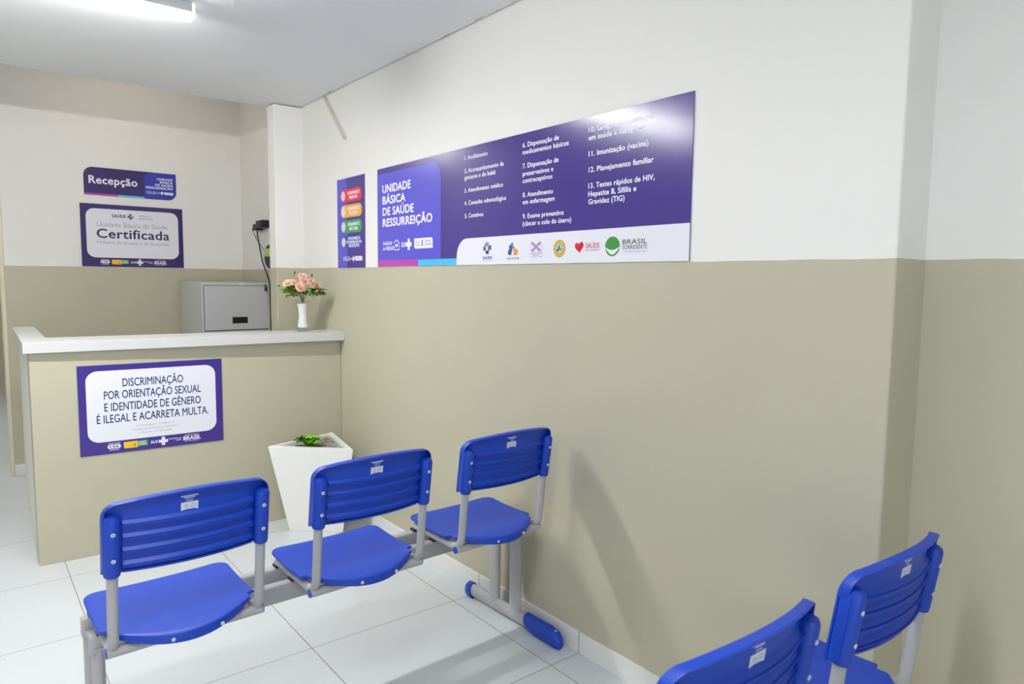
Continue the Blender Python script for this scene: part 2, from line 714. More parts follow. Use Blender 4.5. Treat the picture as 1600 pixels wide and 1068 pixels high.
# right wall: stands 15 cm forward of the near bay, and steps back behind the column
bm = bmesh.new()
r = 0.006
edge = [(0.0 + r - r * math.cos(math.radians(a)), -0.858 + r - r * math.sin(math.radians(a))) for a in (90, 60, 30, 0)]
add_prism(bm, [(0.4, -0.858)] + edge + [(0, 2.69), (0.05, 2.69), (0.05, 4.1), (0.4, 4.1)], 0, TOP)
structure(link_mesh('wall_right', bm, M['wall']))
bm = bmesh.new()
add_box(bm, 0.158, 0.4, -4.5, -0.858, 0, TOP)
structure(link_mesh('wall_right_recess', bm, M['wall']))
bm = bmesh.new()
add_prism(bm, [(-0.17, 2.69), (-0.17, 2.585), (-0.165, 2.58), (0.01, 2.58), (0.01, 2.69)], 0, CEIL - 0.006)
structure(link_mesh('column', bm, M['wall']))
# reception back wall, its free end faces the passage
bm = bmesh.new()
add_box(bm, -1.43, 0.05, 3.92, 4.07, 0, TOP)
structure(link_mesh('wall_back', bm, M['wall']))
bm = bmesh.new()
add_box(bm, -1.452, -1.43, 3.925, 4.085, 0.0, 2.12, 0.004)
add_box(bm, -1.447, -1.432, 4.085, 4.20, 0.0, 2.12, 0.003)
structure(link_mesh('trim_1', bm, M['cream']))
bm = bmesh.new()
add_box(bm, -3.4, 0.4, 8.0, 8.2, 0, TOP)
structure(link_mesh('wall_passage_end', bm, M['wall']))
bm = bmesh.new()
add_box(bm, -3.4, -3.2, -4.5, 8.0, 0, TOP)
structure(link_mesh('wall_left', bm, M['wall']))
bm = bmesh.new()
add_box(bm, -3.2, -3.05, -4.5, -4.3, 0, TOP)
add_box(bm, -1.35, 0.158, -4.5, -4.3, 0, TOP)
add_box(bm, -3.05, -1.35, -4.5, -4.3, 2.15, TOP)
structure(link_mesh('wall_front', bm, M['wall']))
bm = bmesh.new()
for (xa, xb, za, zb) in ((-3.05, -3.0, 0, 2.15), (-1.40, -1.35, 0, 2.15), (-3.0, -1.40, 2.10, 2.15)):
    add_box(bm, xa, xb, -4.46, -4.34, za, zb, 0.003)
structure(link_mesh('added_door_1', bm, M['alu']))  # frame of a made-up entrance, added so the fill light has an opening

BH = 0.0759
bm = bmesh.new()
add_box(bm, -0.009, 0.0, -0.858, 2.06, 0, BH, 0.0012)
structure(link_mesh('baseboard_right', bm, M['base']))
bm = bmesh.new()
add_box(bm, 0.149, 0.158, -4.3, -0.858, 0, BH, 0.0012)
structure(link_mesh('baseboard_right_recess', bm, M['base']))
bm = bmesh.new()
add_box(bm, -1.43, 0.05, 3.911, 3.92, 0, BH, 0.0012)
structure(link_mesh('baseboard_back', bm, M['base']))


# ------------------------------------------------------------------ ceiling lamps
def lamp_fixture(loc, label, glow, L=0.61):
    t = empty('ceiling_lamp', loc)
    tag(t, label, 'lamp', 'LED batten lamps on the ceiling')
    bm = bmesh.new()
    add_box(bm, -L - 0.012, L + 0.012, -0.034, 0.034, -0.036, 0.0, 0.003)
    link_mesh('housing', bm, M['alu'], t)
    bm = bmesh.new()
    prof = [(-0.028, -0.0355), (-0.0265, -0.041), (-0.021, -0.048), (-0.012, -0.053), (0, -0.055), (0.012, -0.053), (0.021, -0.048), (0.0265, -0.041), (0.028, -0.0355)]
    a = [bm.verts.new((-L, p[0], p[1])) for p in prof]
    b = [bm.verts.new((L, p[0], p[1])) for p in prof]
    for k in range(len(prof) - 1):
        bm.faces.new([a[k], a[k + 1], b[k + 1], b[k]])
    bm.faces.new(a)
    bm.faces.new(b)
    link_mesh('diffuser', bm, M[glow], t, 40)
    for s in (-1, 1):
        bm = bmesh.new()
        add_box(bm, min(s * L, s * (L + 0.022)), max(s * L, s * (L + 0.022)), -0.0335, 0.0335, -0.0565, -0.001, 0.008, 3)
        link_mesh('end_cap', bm, M['opal'], t, 40)
    return t


lamp_fixture((-1.548, 1.335, CEIL), 'lit white LED batten lamp on the ceiling in front of the reception', 'lamp_front')
lamp_fixture((-1.85, -1.0, CEIL), 'lit white LED batten lamp on the ceiling above the near row of chairs', 'lamp_near')
lamp_fixture((-2.4, 5.4, TOP), 'lit white LED batten lamp on the ceiling of the passage beyond the counter', 'lamp_passage')
lamp_fixture((-0.75, 3.25, TOP), 'short warm LED batten lamp on the raised ceiling over the reception desk', 'lamp_reception', 0.31)


# ------------------------------------------------------------------ reception counter
FA, FB = Vector((-1.435, 2.13)), Vector((0.0, 2.07))
ct = empty('reception_counter', (-0.72, 2.15, 0))
tag(ct, 'olive painted reception counter with a thick white countertop', 'counter')


def rel(pts, o):
    return [(p[0] - o[0], p[1] - o[1]) for p in pts]


CO = (-0.72, 2.15)
bm = bmesh.new()
add_prism(bm, rel([(-1.435, 2.13), (-0.001, 2.07), (-0.001, 2.17), (-1.435, 2.23)], CO), 0, 0.966, 0.002)
link_mesh('front_panel', bm, M['olive'], ct)
bm = bmesh.new()
add_prism(bm, rel([(-1.434, 2.2305), (-1.37, 2.2305), (-1.335, 3.25), (-1.41, 3.25)], CO), 0, 0.966, 0.002)
link_mesh('side_panel', bm, M['white_paint'], ct)
bm = bmesh.new()
add_prism(bm, rel([(-1.457, 2.108), (-0.001, 2.018), (-0.001, 2.258), (-1.352, 2.39), (-1.333, 3.28), (-1.437, 3.30)], CO), 0.966, 1.0125, 0.0015)
link_mesh('countertop', bm, M['laminate'], ct)


# ------------------------------------------------------------------ waiting benches
PITCH = 0.494


def tube_y(z):
    return -0.034 - 0.147 * (z - 0.638)


def seat_mesh():
    bm = bmesh.new()
    xs = [-0.180, -0.179, -0.176, -0.170, -0.1615, -0.159, -0.152, -0.142, -0.132] + [-0.12 + 0.24 * k / 12 for k in range(13)] + [0.132, 0.142, 0.152, 0.159, 0.1615, 0.170, 0.176, 0.179, 0.180]
    NS = 22

    def yf(x):
        a = abs(x) - 0.142
        return 0.288 if a <= 0 else 0.250 + math.sqrt(max(0, 0.038 ** 2 - a * a))

    def yr(x):
        a = abs(x)
        if a <= 0.1595:
            return -0.062 + 3.0 * a * a
        if a >= 0.161:
            return 0.042 + 0.2 * (a - 0.161)
        return 0.03

    def zt(x, y):
        z = 0.4635 + 0.010 * ((y - 0.13) / 0.16) ** 2
        z -= 0.030 * max(0, (y - 0.235) / 0.05) ** 2 * 0.12
        z -= 0.012 * max(0, (0.01 - y) / 0.07) ** 1.5
        z += 0.006 * (abs(x) / 0.18) ** 2
        return z
    grid = []
    for j in range(NS + 1):
        row = []
        for x in xs:
            s = j / NS
            y = yf(x) + (yr(x) - yf(x)) * s
            row.append(bm.verts.new((x, y, zt(x, y))))
        grid.append(row)
    n = len(xs)
    for j in range(NS):
        for i in range(n - 1):
            bm.faces.new([grid[j][i], grid[j][i + 1], grid[j + 1][i + 1], grid[j + 1][i]])
    loop = grid[0][:] + [grid[j][n - 1] for j in range(1, NS)] + grid[NS][::-1] + [grid[j][0] for j in range(NS - 1, 0, -1)]
    cen = Vector((0, 0.12, 0.45))
    prev = loop
    for (outw, dz) in ((0.0018, 0.0015), (0.0026, 0.004), (0.0026, None), (-0.002, None)):
        ring = []
        for v in loop:
            p = v.co
            d = Vector((p.x, p.y - 0.12, 0)).normalized()
            q = p + d * outw
            rear = max(0.0, min(1.0, (0.02 - p.y) / 0.03))
            depth = 0.0075 + 0.017 * rear * max(0.0, 1 - (p.x / 0.165) ** 2) ** 0.6
            q.z = p.z - (dz if dz is not None else depth)
            ring.append(bm.verts.new(q))
        m = len(loop)
        for k in range(m):
            bm.faces.new([prev[k], prev[(k + 1) % m], ring[(k + 1) % m], ring[k]])
        prev = ring
    # underside follows the top a little lower
    low = []
    for j in range(NS + 1):
        low.append([bm.verts.new((v.co.x * 0.975, 0.12 + (v.co.y - 0.12) * 0.975, v.co.z - 0.006)) for v in grid[j]])
    for j in range(NS):
        for i in range(n - 1):
            bm.faces.new([low[j][i], low[j + 1][i], low[j + 1][i + 1], low[j][i + 1]])
    ll = low[0][:] + [low[j][n - 1] for j in range(1, NS)] + low[NS][::-1] + [low[j][0] for j in range(NS - 1, 0, -1)]
    m = len(loop)
    for k in range(m):
        bm.faces.new([prev[k], prev[(k + 1) % m], ll[(k + 1) % m], ll[k]])
    return bm


def backrest_mesh():
    bm = bmesh.new()
    xs = [-0.187, -0.1855, -0.1815, -0.1810, -0.178, -0.170, -0.160, -0.150, -0.1465, -0.1460] + [-0.13 + 0.26 * k / 16 for k in range(17)] + [0.1460, 0.1465, 0.150, 0.160, 0.170, 0.178, 0.1810, 0.1815, 0.1855, 0.187]

    def ztop(x):
        a = abs(x)
        z = 0.818 - 0.55 * a * a
        if a > 0.150:
            zc = 0.818 - 0.55 * 0.150 ** 2
            t = min(1.0, (a - 0.150) / 0.037)
            z = zc - 0.038 * (1 - math.sqrt(max(0.0, 1 - t * t)))
        return z
    prof = [(0.634, 0.005), (0.639, 0.005), (0.6395, 0.0), (0.6493, 0.0), (0.650, 0.0135), (0.6525, 0.0135), (0.6540, 0.0085), (0.6620, 0.001)]
    for zc in (0.6845, 0.7175, 0.7495):
        prof += [(zc - 0.0015, 0.0005), (zc - 0.0008, 0.0125), (zc + 0.0018, 0.0125), (zc + 0.0032, 0.0080), (zc + 0.0105, 0.0010)]
    rows = prof + [('t', s, o) for (s, o) in ((0.12, 0), (0.35, 0), (0.6, 0), (0.82, 0), (0.90, 0.001), (0.915, 0.015), (0.97, 0.016), (1.0, 0.013))]
    zlast = prof[-1][0]
    rear, front = [], []
    for rw in rows:
        rr, ff = [], []
        for x in xs:
            a = abs(x)
            if rw[0] == 't':
                z = zlast + rw[1] * (ztop(x) - zlast)
                off = rw[2]
                lip = rw[1] > 0.9
            else:
                z = rw[0]
                off = rw[1] if a <= 0.1461 else 0.0
                lip = False
            side = a >= 0.1813 and rw[0] == 't'
            if side:
                off = max(off, 0.015)
            if not side and not lip and a > 0.1461:
                off = 0.0
            y = tube_y(z) + 0.012 - 0.030 * (1 - (x / 0.17) ** 2)
            rr.append(bm.verts.new((x, y - off, z)))
            ff.append(bm.verts.new((x, y + 0.004, z)))
        rear.append(rr)
        front.append(ff)
    n, mrow = len(xs), len(rows)
    for j in range(mrow - 1):
        for i in range(n - 1):
            bm.faces.new([rear[j][i], rear[j][i + 1], rear[j + 1][i + 1], rear[j + 1][i]])
            bm.faces.new([front[j][i], front[j + 1][i], front[j + 1][i + 1], front[j][i + 1]])
    for i in range(n - 1):
        bm.faces.new([rear[0][i], front[0][i], front[0][i + 1], rear[0][i + 1]])
        bm.faces.new([rear[-1][i], rear[-1][i + 1], front[-1][i + 1], front[-1][i]])
    for j in range(mrow - 1):
        bm.faces.new([rear[j][0], rear[j + 1][0], front[j + 1][0], front[j][0]])
        bm.faces.new([rear[j][-1], front[j][-1], front[j + 1][-1], rear[j + 1][-1]])
    for s in (-1, 1):
        pts = [(s * 0.168, tube_y(z) - 0.001, z) for z in (0.633, 0.640, 0.70, 0.764, 0.772, 0.776)]
        add_tube(bm, pts, [0.0172, 0.0182, 0.0182, 0.0182, 0.0150, 0.008], 20)
        # solid cheek between the sleeve and the front shell
        t = bmesh.new()
        ring = []
        for z in (0.637, 0.640, 0.700, 0.764, 0.770):
            k = 0.002 if z in (0.637, 0.770) else 0.0
            xi, xo = s * (0.150 + k), s * (0.1868 - k)
            ring.append([t.verts.new((x, y, z)) for (x, y) in ((xi, tube_y(z) - 0.001), (xo, tube_y(z) - 0.003), (xo, tube_y(z) + 0.0165), (xi, tube_y(z) + 0.012))])
        for a, b in zip(ring[:-1], ring[1:]):
            for k in range(4):
                t.faces.new([a[k], a[(k + 1) % 4], b[(k + 1) % 4], b[k]])
        t.faces.new(ring[0])
        t.faces.new(ring[-1])
        merge(bm, t)
    return bm


def rivet_mesh():
    bm = bmesh.new()
    add_lathe(bm, [(0.0, 0.0), (0.0048, 0.0), (0.0048, 0.0014), (0.0036, 0.0022), (0.0022, 0.0022), (0.0018, 0.0004), (0.0, 0.0004)], 16)
    me = bpy.data.meshes.new('rivet')
    bmesh.ops.recalc_face_normals(bm, faces=bm.faces[:])
    bm.to_mesh(me)
    bm.free()
    me.materials.append(M['rivet'])
    return me


RIVET = rivet_mesh()


def rivet(parent, loc, rot):
    o = bpy.data.objects.new('rivet', RIVET)
    o.parent = parent
    o.location = loc
    o.rotation_euler = rot
    col.objects.link(o)


def frame_mesh():
    bm = bmesh.new()
    for s in (-1, 1):
        pts = fillet([(s * 0.168, 0.262, 0.4405), (s * 0.168, -0.012, 0.4405), (s * 0.168, tube_y(0.638), 0.638), (s * 0.168, tube_y(0.765), 0.765)], 0.045)
        add_tube(bm, pts, 0.0122, 16)
        # black pads between the side rail and the two beams are separate parts
    add_tube(bm, [(-0.1805, 0.0, 0.4365), (0.1805, 0.0, 0.4365)], 0.0125, 16)
    add_tube(bm, [(-0.168, 0.225, 0.440), (0.168, 0.225, 0.440)], 0.010, 14)
    return bm


def oval_post(bm, x, y, z0, z1, hx=0.0145, hy=0.030):
    add_tube(bm, [(x, y, z0), (x, y, z1)], hx, 24, ry=hy, up=(0, 1, 0))


def leg_part(parent, x):
    bm = bmesh.new()
    oval_post(bm, x, 0.160, 0.045, 0.392)
    oval_post(bm, x, 0.286, 0.045, 0.392)
    # flat oval foot tube along y
    add_tube(bm, [(x, -0.07, 0.036), (x, 0.445, 0.036)], 0.015, 24, ry=0.026)
    # head plate joining the posts under the beams
    add_box(bm, x - 0.014, x + 0.014, 0.128, 0.318, 0.385, 0.393, 0.002)
    lg = link_mesh('leg', bm, M['steel'], parent, 40)
    # near shoe: long and tapered
    bm = bmesh.new()
    secs = [(0.092, 0.0185, 0.020, 0.047), (0.086, 0.0195, 0.027, 0.040), (0.04, 0.0205, 0.033, 0.034), (-0.03, 0.0215, 0.034, 0.034), (-0.07, 0.021, 0.030, 0.030), (-0.088, 0.016, 0.022, 0.023), (-0.094, 0.007, 0.010, 0.022)]
    rings = []
    for (y, hx, hz, zc) in secs:
        ring = []
        for k in range(24):
            a = 2 * math.pi * k / 24
            c_, s_ = math.cos(a), math.sin(a)
            px = hx * math.copysign(abs(c_) ** 0.7, c_)
            pz = max(0.0005, zc + hz * math.copysign(abs(s_) ** 0.7, s_))
            ring.append(bm.verts.new((x + px, y, pz)))
        rings.append(ring)
    for a, b in zip(rings[:-1], rings[1:]):
        for k in range(24):
            bm.faces.new([a[k], a[(k + 1) % 24], b[(k + 1) % 24], b[k]])
    bm.faces.new(rings[0])
    bm.faces.new(rings[-1])
    tag(link_mesh('foot_cap', bm, M['blue'], lg, 50), 'long blue plastic shoe at the rear end of the foot')
    bm = bmesh.new()
    secs = [(0.425, 0.021, 0.033, 0.034), (0.45, 0.021, 0.033, 0.034), (0.462, 0.017, 0.028, 0.030), (0.466, 0.008, 0.014, 0.027)]
    rings = []
    for (y, hx, hz, zc) in secs:
        rings.append([bm.verts.new((x + hx * math.cos(2 * math.pi * k / 24), y, max(0.0005, zc + hz * math.sin(2 * math.pi * k / 24)))) for k in range(24)])
    for a, b in zip(rings[:-1], rings[1:]):
        for k in range(24):
            bm.faces.new([a[k], a[(k + 1) % 24], b[(k + 1) % 24], b[k]])
    bm.faces.new(rings[0])
    bm.faces.new(rings[-1])
    tag(link_mesh('foot_cap', bm, M['blue'], lg, 50), 'short blue plastic cap at the front end of the foot')


def back_label(parent):
    """white sticker and printed lines on the rear of the backrest"""
    def y_at(x, z):
        return tube_y(z) + 0.012 - 0.030 * (1 - (x / 0.17) ** 2) - 0.0006
    a = bmesh.new()
    mats = [M['sticker'], M['ink_grey']]

    def quad(x0, x1, z0, z1, mi, e=0.0):
        vs = [a.verts.new((x, y_at(x, z) - e, z)) for (x, z) in ((x0, z0), (x1, z0), (x1, z1), (x0, z1))]
        f = a.faces.new(vs)
        f.material_index = mi
    cx = -0.009
    quad(cx - 0.019, cx + 0.019, 0.7625, 0.7825, 0)
    for (x0, x1, z) in ((-0.013, -0.002, 0.7745), (0.002, 0.014, 0.7755), (-0.011, -0.004, 0.7695), (0.001, 0.015, 0.7705)):
        quad(cx + x0, cx + x1, z, z + 0.0012, 1, 0.0003)
    link_mesh('label_sticker', a, mats, parent)
    b = bmesh.new()

    def q2(x0, x1, z0, z1):
        vs = [b.verts.new((x, y_at(x, z), z)) for (x, z) in ((x0, z0), (x1, z0), (x1, z1), (x0, z1))]
        b.faces.new(vs)
    q2(cx - 0.019, cx + 0.019, 0.7965, 0.7990)
    q2(cx - 0.012, cx + 0.012, 0.7925, 0.7947)
    vs, fs = text_geometry('ADRA', 0.02)
    w0, w1 = min(p[0] for p in vs), max(p[0] for p in vs)
    nv = []
    for p in vs:
        x = cx - 0.008 + (p[0] - w0) / (w1 - w0) * 0.016
        z = 0.785 + p[1] / CAPH * 0.0042
        nv.append(b.verts.new((x, y_at(x, z), z)))
    for f in fs:
        try:
            b.faces.new([nv[k] for k in f])
        except ValueError:
            pass
    link_mesh('printed_mark', b, M['ink_white'], parent)


def waiting_bench():
    t = empty('waiting_bench')
    sm, bmh, fm = None, None, None
    for k in range(3):
        x = (k - 1) * PITCH
        if k == 0:
            s = link_mesh('seat', seat_mesh(), M['blue'], t, 42, (x - 0.006, 0, 0))
            b = link_mesh('backrest', backrest_mesh(), M['blue'], t, 28, (x, 0, 0))
            f = link_mesh('seat_frame', frame_mesh(), M['steel'], t, 40, (x, 0, 0))
            for xx, yy in ((-0.045, -0.0585), (0.07, -0.0500)):
                ang = math.atan2(2 * 2.9 * xx, 1) if False else 0
                rivet(s, (xx, yy - 0.0022, 0.4530), (math.radians(90), 0, 0))
            for sg in (-1, 1):
                for z in (0.6725, 0.736):
                    rivet(b, (sg * 0.168, tube_y(z) - 0.0188, z), (math.radians(98), 0, 0))
                bm = bmesh.new()
                add_disc(bm, (sg * 0.1795, 0, 0.4365), (sg, 0, 0), 0.0115, 0.0035)
                tag(link_mesh('end_plug', bm, M['blue'], f, 40), 'round blue plastic end plug')
                for yy in (0.150, 0.268):
                    bm = bmesh.new()
                    add_box(bm, sg * 0.168 - 0.010, sg * 0.168 + 0.010, yy - 0.014, yy + 0.014, 0.4205, 0.4295, 0.001)
                    tag(link_mesh('spacer_pad', bm, M['black'], f), 'black spacer pad')
            back_label(b)
            protos = (s, b, f)
        else:
            for p in protos:
                c = copy_tree(p, t)
                c.location = (x + p.location.x + PITCH, 0, 0)
    xl, xr = -0.668, 0.707
    for y in (0.150, 0.268):
        bm = bmesh.new()
        add_box(bm, xl - 0.02, xr + 0.02, y - 0.017, y + 0.017, 0.368, 0.422, 0.007, 3)
        link_mesh('beam', bm, M['steel'], t, 35)
    leg_part(t, xl)
    leg_part(t, xr)
    return t


B1 = waiting_bench()
B1.location = (-0.756, 0.248, 0)
B1.rotation_euler = (0, 0, 0.026)
tag(B1, 'three-seat blue plastic waiting bench in front of the reception counter and planter', 'bench', 'three-seat waiting benches')
B2 = copy_tree(B1)
B2.location = (-0.777, -0.955, 0)
B2.rotation_euler = (0, 0, -0.004)
tag(B2, 'blue three-seat waiting bench nearest the viewer, cut off by the lower right edge', 'bench', 'three-seat waiting benches')


# ------------------------------------------------------------------ planter in the corner
def planter():
    t = empty('potted_plant', (-0.225, 1.868, 0))
    tag(t, 'white triangular tapered planter with gravel and a small green plant in the corner', 'planter')
    ox, oy = -0.225, 1.868
    top = [Vector((-0.467, 1.934)), Vector((-0.147, 1.617)), Vector((-0.061, 2.055))]
    c = Vector((-0.225, 1.868))
    bot = [Vector((-0.377, 1.896)), Vector((-0.166, 1.706)), Vector((-0.112, 1.985))]

    def inset(tri, f):
        g = sum(tri, Vector((0, 0))) / 3
        return [g + (p - g) * f for p in tri]
    bm = bmesh.new()
    rings = []
    for tri, z in ((bot, 0.0), (top, 0.45), (inset(top, 0.80), 0.45), (inset(top, 0.79), 0.415)):
        rings.append([bm.verts.new((p.x - ox, p.y - oy, z)) for p in tri])
    bm.faces.new(rings[0])
    for a, b in zip(rings[:-1], rings[1:]):
        for k in range(3):
            bm.faces.new([a[k], a[(k + 1) % 3], b[(k + 1) % 3], b[k]])
    bm.faces.new(rings[-1])
    bmesh.ops.bevel(bm, geom=[e for e in bm.edges if e.calc_length() > 0.05], offset=0.002, segments=2, affect='EDGES')
    link_mesh('planter_body', bm, M['planter'], t)
    # gravel, a bumpy bed
    bm = bmesh.new()
    tri = inset(top, 0.80)
    N = 26
    vm = {}
    for i in range(N + 1):
        for j in range(N + 1 - i):
            p = tri[0] + (tri[1] - tri[0]) * (i / N) + (tri[2] - tri[0]) * (j / N)
            edge_ = i == 0 or j == 0 or i + j == N
            vm[(i, j)] = bm.verts.new((p.x - ox, p.y - oy, 0.432 + (0 if edge_ else random.uniform(0, 0.010))))
    for i in range(N):
        for j in range(N - i):
            bm.faces.new([vm[(i, j)], vm[(i + 1, j)], vm[(i, j + 1)]])
            if i + j < N - 1:
                bm.faces.new([vm[(i + 1, j)], vm[(i + 1, j + 1)], vm[(i, j + 1)]])
    tag(link_mesh('gravel', bm, M['soil'], t), kind='stuff')
    # the little plant: rounded cupped leaves in a rosette
    pc = Vector((-0.285, 1.845)) - Vector((ox, oy))
    rnd = random.Random(3)
    for k in range(17):
        a = k * 2.399 + rnd.uniform(-0.3, 0.3)
        lift = 0.70 + 0.6 * (k / 17)
        L = 0.100 - 0.02 * (k / 17)
        bm = bmesh.new()
        leaf_blade(bm, Vector((pc.x, pc.y, 0.432)), a, lift, L, 0.028, cup=0.35, wave=0.006, droop=1.5)
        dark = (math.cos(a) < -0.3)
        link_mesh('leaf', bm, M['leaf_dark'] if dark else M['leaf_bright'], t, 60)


def leaf_blade(bm, base, a, lift, L, hw, cup=0.25, wave=0.004, droop=0.9, tipsharp=1.0):
    """a leaf with a midrib, cupped and drooping; a: heading, lift: elevation in radians"""
    N = 9
    d = Vector((math.cos(a), math.sin(a), 0))
    s = Vector((-math.sin(a), math.cos(a), 0))
    p = Vector(base)
    el = lift + 0.35
    prev = None
    for i in range(N + 1):
        t = i / N
        wd = hw * (math.sin(math.pi * min(1.0, (t * 0.93 + 0.05)) ** 0.85)) ** 0.8
        n = d * -math.sin(el) + Vector((0, 0, math.cos(el)))
        row = []
        for q in (-1, -0.5, 0, 0.5, 1):
            off = s * (wd * q) + n * (cup * wd * q * q + (wave * math.sin(t * 16 + q * 2) if abs(q) == 1 else 0))
            row.append(bm.verts.new(p + off))
        if prev:
            for k in range(4):
                bm.faces.new([prev[k], prev[k + 1], row[k + 1], row[k]])
        prev = row
        p = p + (d * math.cos(el) + Vector((0, 0, math.sin(el)))) * (L / N)
        el -= droop / N


planter()


# ------------------------------------------------------------------ vase and roses on the counter
VX, VY, VZ = -0.171, 2.186, 1.0125


def vase():
    t = empty('vase', (VX, VY, VZ))
    tag(t, 'slim clear glass vase with white filling on the right end of the counter', 'vase')
    bm = bmesh.new()
    out = [(0.0, 0.0), (0.024, 0.0), (0.0265, 0.003), (0.0275, 0.012), (0.0265, 0.030), (0.0225, 0.055), (0.0205, 0.085), (0.0215, 0.115), (0.0255, 0.140), (0.032, 0.163), (0.0345, 0.172)]
    inn = [(0.033, 0.172), (0.0305, 0.163), (0.0240, 0.140), (0.0200, 0.115), (0.0190, 0.085), (0.0210, 0.055), (0.0245, 0.030), (0.0235, 0.020), (0.0, 0.018)]
    add_lathe(bm, [(r_ * 1.18, z_) for r_, z_ in out + inn], 40)
    link_mesh('glass_body', bm, M['glass'], t, 50)
    bm = bmesh.new()
    add_lathe(bm, [(r_ * 1.18, z_) for r_, z_ in [(0.0, 0.0185), (0.0228, 0.0208), (0.0236, 0.030), (0.0202, 0.055), (0.0183, 0.085), (0.0193, 0.115), (0.0232, 0.140), (0.0262, 0.151), (0.0, 0.153)]], 40)
    tag(link_mesh('filling', bm, M['vase_fill'], t, 50), 'opaque white filling inside the glass')


def rose_mesh(rad, seed):
    rnd = random.Random(seed)
    bm = bmesh.new()
    # bud core
    add_lathe(bm, [(0.0, -0.25 * rad), (0.28 * rad, -0.1 * rad), (0.34 * rad, 0.25 * rad), (0.24 * rad, 0.5 * rad), (0.0, 0.46 * rad)], 12)
    layers = [(4, 0.40, 0.50, 1.25), (5, 0.62, 0.42, 1.15), (6, 0.85, 0.28, 0.95), (7, 1.02, 0.05, 0.8)]
    for li, (n, rr, zt, curl) in enumerate(layers):
        for k in range(n):
            a0 = 2 * math.pi * (k + 0.5 * (li % 2)) / n + rnd.uniform(-0.15, 0.15)
            span = 2 * math.pi / n * 0.78
            NU, NV = 5, 5
            prev = None
            for v in range(NV + 1):
                tv = v / NV
                row = []
                for u in range(NU + 1):
                    tu = u / NU * 2 - 1
                    a = a0 + tu * span * (0.55 + 0.45 * math.sin(tv * math.pi * 0.6)) * 0.95
                    rr2 = rad * (0.12 + (rr - 0.12) * tv ** 0.75 + 0.10 * max(0, tv - 0.75) * 4 * curl * 0.4)
                    zz = rad * (-0.45 + (zt + 0.45) * math.sin(tv * math.pi / 2) - 0.18 * tu * tu * tv - 0.14 * max(0, tv - 0.8) * 5 * (li / 3))
                    zz += rad * 0.03 * math.sin(3 * a + li)
                    row.append(bm.verts.new((rr2 * math.cos(a), rr2 * math.sin(a), zz)))
                if prev:
                    for u in range(NU):
                        bm.faces.new([prev[u], prev[u + 1], row[u + 1], row[u]])
                prev = row
    return bm


